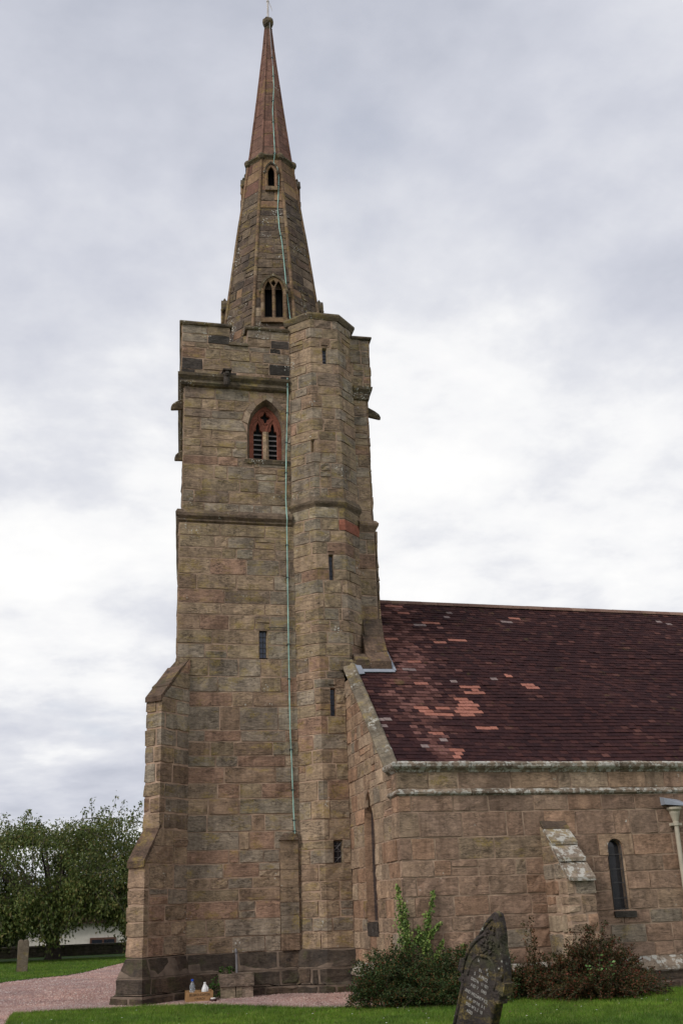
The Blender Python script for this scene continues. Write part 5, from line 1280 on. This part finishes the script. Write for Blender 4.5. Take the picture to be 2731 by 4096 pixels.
# ------------------------------------------------------------------ leaning gothic gravestone in the foreground
gs = thing('gravestone', 'black leaning gothic gravestone with carved pointed top and white lettering on near lawn', 'gravestone', (5.05, 14.53, 0), 'gravestones in the churchyard')
GR = Matrix.Rotation(R(-62), 4, 'Z') @ Matrix.Rotation(R(22), 4, 'Y')
GM = Matrix.Translation((5.05, 14.53, 0)) @ GR
def GF(x, y, h): return GM @ Vector((x, -h, y))        # x across, y up, h out of the face
half = [(.30, -.35), (.30, .58), (.335, .61), (.335, .67), (.375, .70), (.385, .83), (.35, .86), (.34, .93), (.31, 1.03), (.26, 1.135), (.205, 1.225), (.19, 1.235), (.17, 1.32), (.13, 1.42), (.08, 1.51), (.04, 1.57), (.015, 1.60)]
pts = half+[(-x, y) for x, y in half[::-1]]
plate_obj('slab', [pts], .062, lambda x, y, h: GF(x, y, h-.062), M['grave'], gs, bevel=.014)
def ribbon(path, rad, name, mat=M['grave'], n=7):
    mb = MB(); mb.tube([GF(x, y, h) for x, y, h in path], rad, n); return mb.build(name, mat, gs, smooth=True)
for s_ in (-1, 1):
    ribbon([(s_*x, y, .012) for x, y in ((.325, .87), (.315, .96), (.28, 1.06), (.225, 1.15), (.165, 1.225), (.11, 1.28), (.06, 1.32))], .026, 'arch_moulding')
    ribbon([(s_*x, y, .012) for x, y in ((.17, 1.23), (.152, 1.31), (.115, 1.40), (.07, 1.48), (.03, 1.53), (0, 1.55))], .024, 'arch_moulding')
    ribbon([(s_*x, y, .01) for x, y in ((.23, .70), (.235, .82), (.21, .91), (.15, .99), (.08, 1.035), (0, 1.05))], .017, 'panel_moulding')
    ribbon([(s_*.285, y, .008) for y in (-.1, .2, .5, .60)], .028, 'side_shaft')
    mb = MB(); mb.box((s_*.36-.045, -.035, .70), (s_*.36+.045, .15, .86), M_=lambda p: GM @ p); mb.build('capital', M['grave'], gs)
    mb = MB(); mb.box((s_*.325-.035, -.03, .58), (s_*.325+.035, .145, .625), M_=lambda p: GM @ p); mb.build('corbel', M['grave'], gs)
rng = random.Random(13); mb = MB()
for k in range(46):
    t = rng.random(); x = rng.uniform(-.16, .16)*(1-t*.6); y = 1.02+t*.42; c = GF(x, y, .008); a = rng.random()*6.28; s_ = rng.uniform(.016, .032)
    mb.tube([c+GR @ Vector((-math.cos(a)*s_*1.2, 0, -math.sin(a)*s_*1.2)), c+GR @ Vector((0, -s_*.6, 0)), c+GR @ Vector((math.cos(a)*s_*1.2, 0, math.sin(a)*s_*1.2))], [s_*.4, s_*.75, s_*.25], 6)
for (x, y) in ((-.245, .98), (.245, .98)): mb.tube([GF(x, y, -.01), GF(x, y, .02)], [.04, .028], 8)
mb.build('carved_foliage', M['grave'], gs, smooth=True)
mossm = stone_mat('mossy_grave_top', [(.17, .135, .065), (.15, .125, .07)], yellow=.6, green=.4, bed=.2)
mb = MB(); mb.tube([GF(-.05, 1.50, -.05), GF(-.02, 1.56, -.05), GF(.005, 1.60, -.06), GF(.03, 1.57, -.06)], [.05, .055, .045, .04], 8); mb.build('mossy_tip', mossm, gs, smooth=True)
y = .93
for k, (txt, sz, dx_) in enumerate([('In', .060, -.10), ('of', .055, .06), ('B L        K', .055, .02), ('S     A PRICE', .062, -.01), ('DIED N    11 1871', .056, -.01), ('A ED  7     EARS', .056, -.01), ('\u2013', .05, 0), ('AND WILLIAM P ICE,', .062, -.02), ('F  HE   OF THE   B  E', .050, -.01), ('DIED AP IL 3   18', .056, -.02), ('AGED', .056, -.08)]):
    me = text_mesh(txt, sz, .0012, .72)
    for v in me.vertices: v.co = GF(v.co.x+dx_, v.co.y+y, .0165+v.co.z)
    me.materials.clear(); me.materials.append(M['letter']); me.update(); link('lettering', me, gs)
    y -= .052 if k < 2 else (.076 if k not in (5, 6) else .05)

# ------------------------------------------------------------------ small things at the tower foot
tr = thing('stone_trough', 'square block of rough stone under a thick slab at the tower foot', 'trough', (3.22, 23.5, 0))
def jbox(mb, a, b, rng, j=.008):
    k = len(mb.v); mb.box(a, b); mb.v[k:] = [(x+rng.uniform(-j, j), y+rng.uniform(-j, j), z+rng.uniform(-j, j)) for x, y, z in mb.v[k:]]
rng = random.Random(3)
mb = MB(); jbox(mb, (2.885, 23.27, .225), (3.56, 23.75, .455), rng); o = mb.build('slab', M['trough'], tr)
for x0, x1 in ((2.89, 3.185), (3.195, 3.31), (3.32, 3.55)):
    mb = MB(); jbox(mb, (x0, 23.30, -.03), (x1, 23.72, .222), rng); mb.build('stone', M['trough'], tr)
o = MB(); o.tube([(3.275, 23.74, .44), (3.27, 23.76, .75), (3.262, 23.78, .86), (3.262, 23.82, .90)], .026, 10); o.lathe([(.02, 0), (.035, .01), (.035, .05), (.015, .06)], (3.264, 23.76, .83), 8)
tag(o.build('water_pipe', M['steel']), 'short grey pipe standing on the stone slab against the tower', 'pipe')
cr = thing('wooden_crate', 'small open wooden crate with black handwriting beside the stone trough', 'crate', (2.43, 23.08, 0))
def cbox(name, a, b, mat=M['crate']):
    mb = MB(); mb.box(a, b); return mb.build(name, mat, cr)
cbox('base_board', (2.17, 22.96, .012), (2.69, 23.22, .024)); cbox('front_board', (2.165, 22.95, .005), (2.695, 22.965, .175)); cbox('back_board', (2.165, 23.215, .005), (2.695, 23.23, .20)); cbox('end_board', (2.165, 22.966, .005), (2.18, 23.214, .19)); cbox('end_board', (2.68, 22.966, .005), (2.695, 23.214, .19))
for x in (2.2, 2.43, 2.66): cbox('runner', (x-.02, 22.96, -.012), (x+.02, 23.22, .004))
for txt, z, s_ in (('BELBROUGHTON', .105, .066), ('CHURCH', .035, .062)):
    me = text_mesh(txt, s_, .0008, .78)
    for v in me.vertices: v.co = (2.43+v.co.x, 22.948-v.co.z, z+v.co.y)
    me.materials.clear(); me.materials.append(M['ink']); me.update(); link('lettering', me, cr)
b1 = thing('water_bottle', 'clear plastic bottle with blue cap standing in the wooden crate', 'bottle', (2.295, 23.08, .025), 'bottles in the wooden crate')
mb = MB(); mb.lathe([(.04, 0), (.055, .01), (.056, .10), (.048, .15), (.056, .20), (.054, .26), (.035, .31), (.02, .335), (.02, .35)], (2.295, 23.08, .025), 16); mb.build('body', M['clear'], b1, smooth=True)
mb = MB(); mb.lathe([(.024, .345), (.026, .35), (.026, .38), (.02, .385)], (2.295, 23.08, .025), 14); mb.build('cap', M['bluecap'], b1)
mb = MB(); mb.lathe([(.0575, .03), (.058, .03), (.058, .14), (.0575, .14)], (2.295, 23.08, .025), 16); mb.build('label_band', M['paper'], b1)
b2 = thing('milk_bottle', 'white plastic milk bottle with a handle standing in the wooden crate', 'bottle', (2.545, 23.09, .025), 'bottles in the wooden crate')
mb = MB(); mb.lathe([(.05, 0), (.065, .012), (.065, .17), (.06, .20), (.03, .275), (.022, .285), (.022, .30)], (2.545, 23.09, .025), 10); mb.build('body', M['whiteplastic'], b2)
mb = MB(); mb.tube([(2.60, 23.06, .18), (2.605, 23.05, .23), (2.575, 23.06, .28)], .012, 6); mb.build('handle', M['whiteplastic'], b2)
mb = MB(); mb.lathe([(.026, .295), (.026, .315), (.02, .318)], (2.545, 23.09, .025), 12); mb.build('cap', M['whiteplastic'], b2)
ds = thing('dish', 'small round dark dish on the gravel beside the crate', 'dish', (2.68, 22.80, 0))
mb = MB(); mb.lathe([(.05, 0), (.068, .01), (.075, .05), (.07, .05), (.06, .03)], (2.68, 22.80, .003), 16); mb.build('bowl', M['dish'], ds, smooth=True)
mb = MB(); mb.lathe([(.0, .046), (.05, .047), (.052, .06), (.045, .068), (0, .07)], (2.68, 22.80, .003), 14); mb.build('candle', M['rim'], ds)
def weed(name, c, n, spread, h, size, label, seed, mat=M['leaf_weed']):
    r = np.random.default_rng(seed); a = r.uniform(0, 6.28, n); q = r.random(n)**.5
    C = np.stack([c[0]+np.cos(a)*spread*q, c[1]+np.sin(a)*spread*q*.6, c[2]+h*r.random(n)], 1); D = np.stack([np.cos(a), np.sin(a), r.uniform(-.2, .6, n)], 1)
    root = thing(name, label, 'plant', c, 'weeds round the stone block'); leaf_mesh('leaves', C, D, size*r.uniform(.6, 1.2, n), mat, root, seed=seed, ratio=.4)
    mb = MB()
    for k in range(0, n, 3): mb.tube([c, C[k]], .003, 3, cap=False)
    mb.build('stems', M['stem'], root)
weed('fern', (3.03, 23.55, .45), 60, .13, .13, .07, 'low green weed growing on top of the stone slab left of the pipe', 1)
weed('fern', (2.80, 23.45, 0), 80, .10, .28, .075, 'leafy green weed on the ground left of the stone block', 2)
weed('fern', (2.84, 23.62, .2), 40, .09, .2, .06, 'weed in the gap between the plinth and the stone block', 7)

# ------------------------------------------------------------------ shrubs at the aisle foot
def shrub(name, label, humps, ntw, nl, mat, seed, lsz=(.016, .046)):
    """humps: (e1, n, height, radius) arching masses"""
    r = np.random.default_rng(seed); rng = random.Random(seed); Cs, Ds, Ss = [], [], []; tw = MB()
    c0 = NV(humps[0][0], humps[0][1], 0); root = thing(name, label, 'shrub', c0, 'shrubs at the foot of the aisle')
    wts = [h[3]**2*h[2] for h in humps]
    for k in range(ntw):
        a_, n_, H, rad = rng.choices(humps, wts)[0]
        th = rng.uniform(0, 6.28); q = math.sqrt(rng.random()); p0 = NV(a_+rad*.35*q*math.cos(th), n_+rad*.25*q*math.sin(th), 0)
        hh = H*rng.uniform(.45, 1.0)*(1-.45*q*q); ro = rad*q*rng.uniform(.8, 1.05)
        p1 = NV(a_+ro*.8*math.cos(th), min(-.06, n_+ro*.55*math.sin(th)), hh)
        p2 = NV(a_+(ro+.12)*math.cos(th+.1)*1.1, min(-.05, n_+(ro+.1)*.7*math.sin(th+.1)), max(.05, hh-rng.uniform(-.05, .3)))
        ts = np.linspace(0, 1, 6); pts = [p0*(1-t)**2+p1*2*t*(1-t)+p2*t*t for t in ts]
        if k % 3 == 0: tw.tube(pts, [.007, .006, .005, .004, .003, .002], 4, cap=False)
        m_ = nl; t = r.uniform(.25, 1.0, m_)[:, None]; P = np.array(p0)*(1-t)**2+np.array(p1)*2*t*(1-t)+np.array(p2)*t*t
        P += r.normal(0, .022, (m_, 3)); P[:, 2] = np.maximum(P[:, 2], .01); Cs.append(P); tan = np.array(p2-p0); tan /= np.linalg.norm(tan)
        Ds.append(r.normal(0, .7, (m_, 3))+tan*.7); Ss.append(r.uniform(lsz[0], lsz[1], m_))
    tw.build('twigs', M['stem'], root)
    C = np.vstack(Cs); D = np.vstack(Ds); S = np.concatenate(Ss)
    # keep leaves off the wall
    nn_ = (C-np.array(C0))@np.array(e2); aa = (C-np.array(C0))@np.array(e1); k = ~((nn_ > -.03) & (aa > 0)); 
    leaf_mesh('foliage', C[k], D[k], S[k], mat, root, seed=seed, ratio=.36)
    return root
shrub('cotoneaster', 'large dark green spreading shrub at the corner of the aisle wall below the ivy', [(-.35, -.45, 1.1, .75), (.35, -.45, .95, .8), (1.0, -.40, 1.15, .6), (-.75, -.75, .7, .5), (.2, -.9, .6, .95), (.9, -.85, .7, .7), (1.5, -.5, .9, .4)], 1300, 85, M['leaf_shrub'], 61)
shrub('cotoneaster', 'rust red spreading shrub against the aisle buttress under the lancet window', [(3.0, -1.2, 1.5, .45), (2.45, -1.0, .9, .6), (3.5, -.75, 1.05, .7), (1.9, -.5, .75, .6), (3.0, -1.4, .7, 1.1), (3.95, -.6, .6, .6), (2.18, -.5, 1.45, .13)], 1250, 75, M['leaf_rust'], 62)
# bright sapling inside the red shrub
sp = thing('sapling', 'bright green sapling with paired leaflets growing through the rust red shrub', 'plant', NV(2.86, -1.62, 0))
r = np.random.default_rng(71); Cs, Ds, Ss = [], [], []; mb = MB()
for k, (dx_, z0, z1, lx) in enumerate([(0, .2, .72, .05), (-.1, .25, .56, -.10), (.08, .3, .60, .16), (-.08, .15, .42, -.13), (.06, .1, .40, .14), (0, .1, .3, .02)]):
    p0 = NV(2.86, -1.60, z0*.5); p1 = NV(2.86+dx_+lx, -1.66-.02*k, z1); mb.tube([p0, p0.lerp(p1, .5)+Vector((0, 0, .05)), p1], .004, 4, cap=False)
    for t in np.linspace(.35, 1.0, 6):
        c = p0.lerp(p1, t)
        for s_ in (-1, 1):
            Cs.append(tuple(c)); Ds.append((s_*.8+r.normal(0, .15), -.35, .25+r.normal(0, .2))); Ss.append(r.uniform(.05, .075))
mb.build('stems', M['stem'], sp); leaf_mesh('leaflets', np.array(Cs), np.array(Ds), np.array(Ss), M['leaf_bright'], sp, ratio=.3, seed=2)
# ivy
def ivy(label, strands, seed):
    r = np.random.default_rng(seed); a0 = strands[0][0]; root = thing('ivy', label, 'ivy', NV(a0[0], a0[1], a0[2]), 'ivy strands climbing the aisle wall'); mb = MB(); Cs, Ds, Ss = [], [], []
    for st in strands:
        P = [NV(*p[:3]) for p in st]; mb.tube(P, .006, 4, cap=False); W = [p[3] for p in st]
        for i in range(len(P)-1):
            n_ = int((P[i+1]-P[i]).length*640*(.35+6*W[i])); t = r.random((n_, 1)); base = np.array(P[i])*(1-t)+np.array(P[i+1])*t
            w = W[i]*(1-t)+W[i+1]*t
            off = np.concatenate([r.normal(0, 1, (n_, 1))*w, -np.abs(r.normal(0, .02, (n_, 1))), r.normal(0, .02, (n_, 1))], 1)
            if st[0][3] >= 0 and st[0][0] < -.04: pass
            base = base+off[:, :1]*np.array(e1)+off[:, 1:2]*np.array(e2)+off[:, 2:]*np.array([0, 0, 1.]); Cs.append(base)
            Ds.append(np.array([0, -.35, -1.0])+r.normal(0, .45, (n_, 3))); Ss.append(r.uniform(.028, .056, n_))
    mb.build('vine', M['stem'], root); leaf_mesh('leaves', np.vstack(Cs), np.vstack(Ds), np.concatenate(Ss), M['leaf_ivy'], root, ratio=.5, seed=seed, fold=.15)
ivy('ivy climbing up the very corner of the aisle wall, densest column', [[(-.07, -.07, .45, .07), (-.07, -.07, .95, .07), (-.08, -.06, 1.4, .055), (-.11, -.05, 1.75, .03), (-.14, -.04, 2.0, .01)], [(.0, -.06, .9, .05), (-.02, -.06, 1.4, .03), (-.02, -.05, 1.68, .01)], [(.02, -.06, .8, .03), (.12, -.05, 1.0, .03), (.2, -.05, 1.12, .02)]], 81)
ivy('ivy forking up the aisle wall just right of the corner column', [[(.30, -.06, .45, .06), (.33, -.05, .8, .06), (.38, -.05, 1.15, .055), (.42, -.05, 1.45, .04), (.52, -.045, 1.70, .025), (.555, -.04, 1.88, .008)], [(.33, -.05, .85, .05), (.24, -.05, 1.1, .05), (.22, -.05, 1.3, .02)], [(.40, -.05, 1.1, .04), (.55, -.05, 1.25, .03), (.66, -.045, 1.34, .01)]], 82)
ivy('thin ivy shoots right of the forked ivy above the dark shrub', [[(.5, -.06, .7, .03), (.62, -.05, .9, .03), (.68, -.05, 1.06, .012)], [(1.05, -.05, .75, .025), (1.06, -.05, .95, .01)]], 83)
# stone edging at the lawn by the shrub
for (a_, b_, lb) in (((4.55, 19.42), (5.0, 19.38), 'flat grey edging stone where gravel meets lawn left of the green shrub'), ((5.25, 18.62), (6.2, 18.55), 'thin pale edging stone along the lawn under the green shrub')):
    mb = MB(); mb.box((a_[0], min(a_[1], b_[1])-.04, -.02), (b_[0], max(a_[1], b_[1])+.03, .045)); o = mb.build('edging_stone', M['pilaster']); tag(o, lb, 'edging stone', 'edging stones along the lawn')
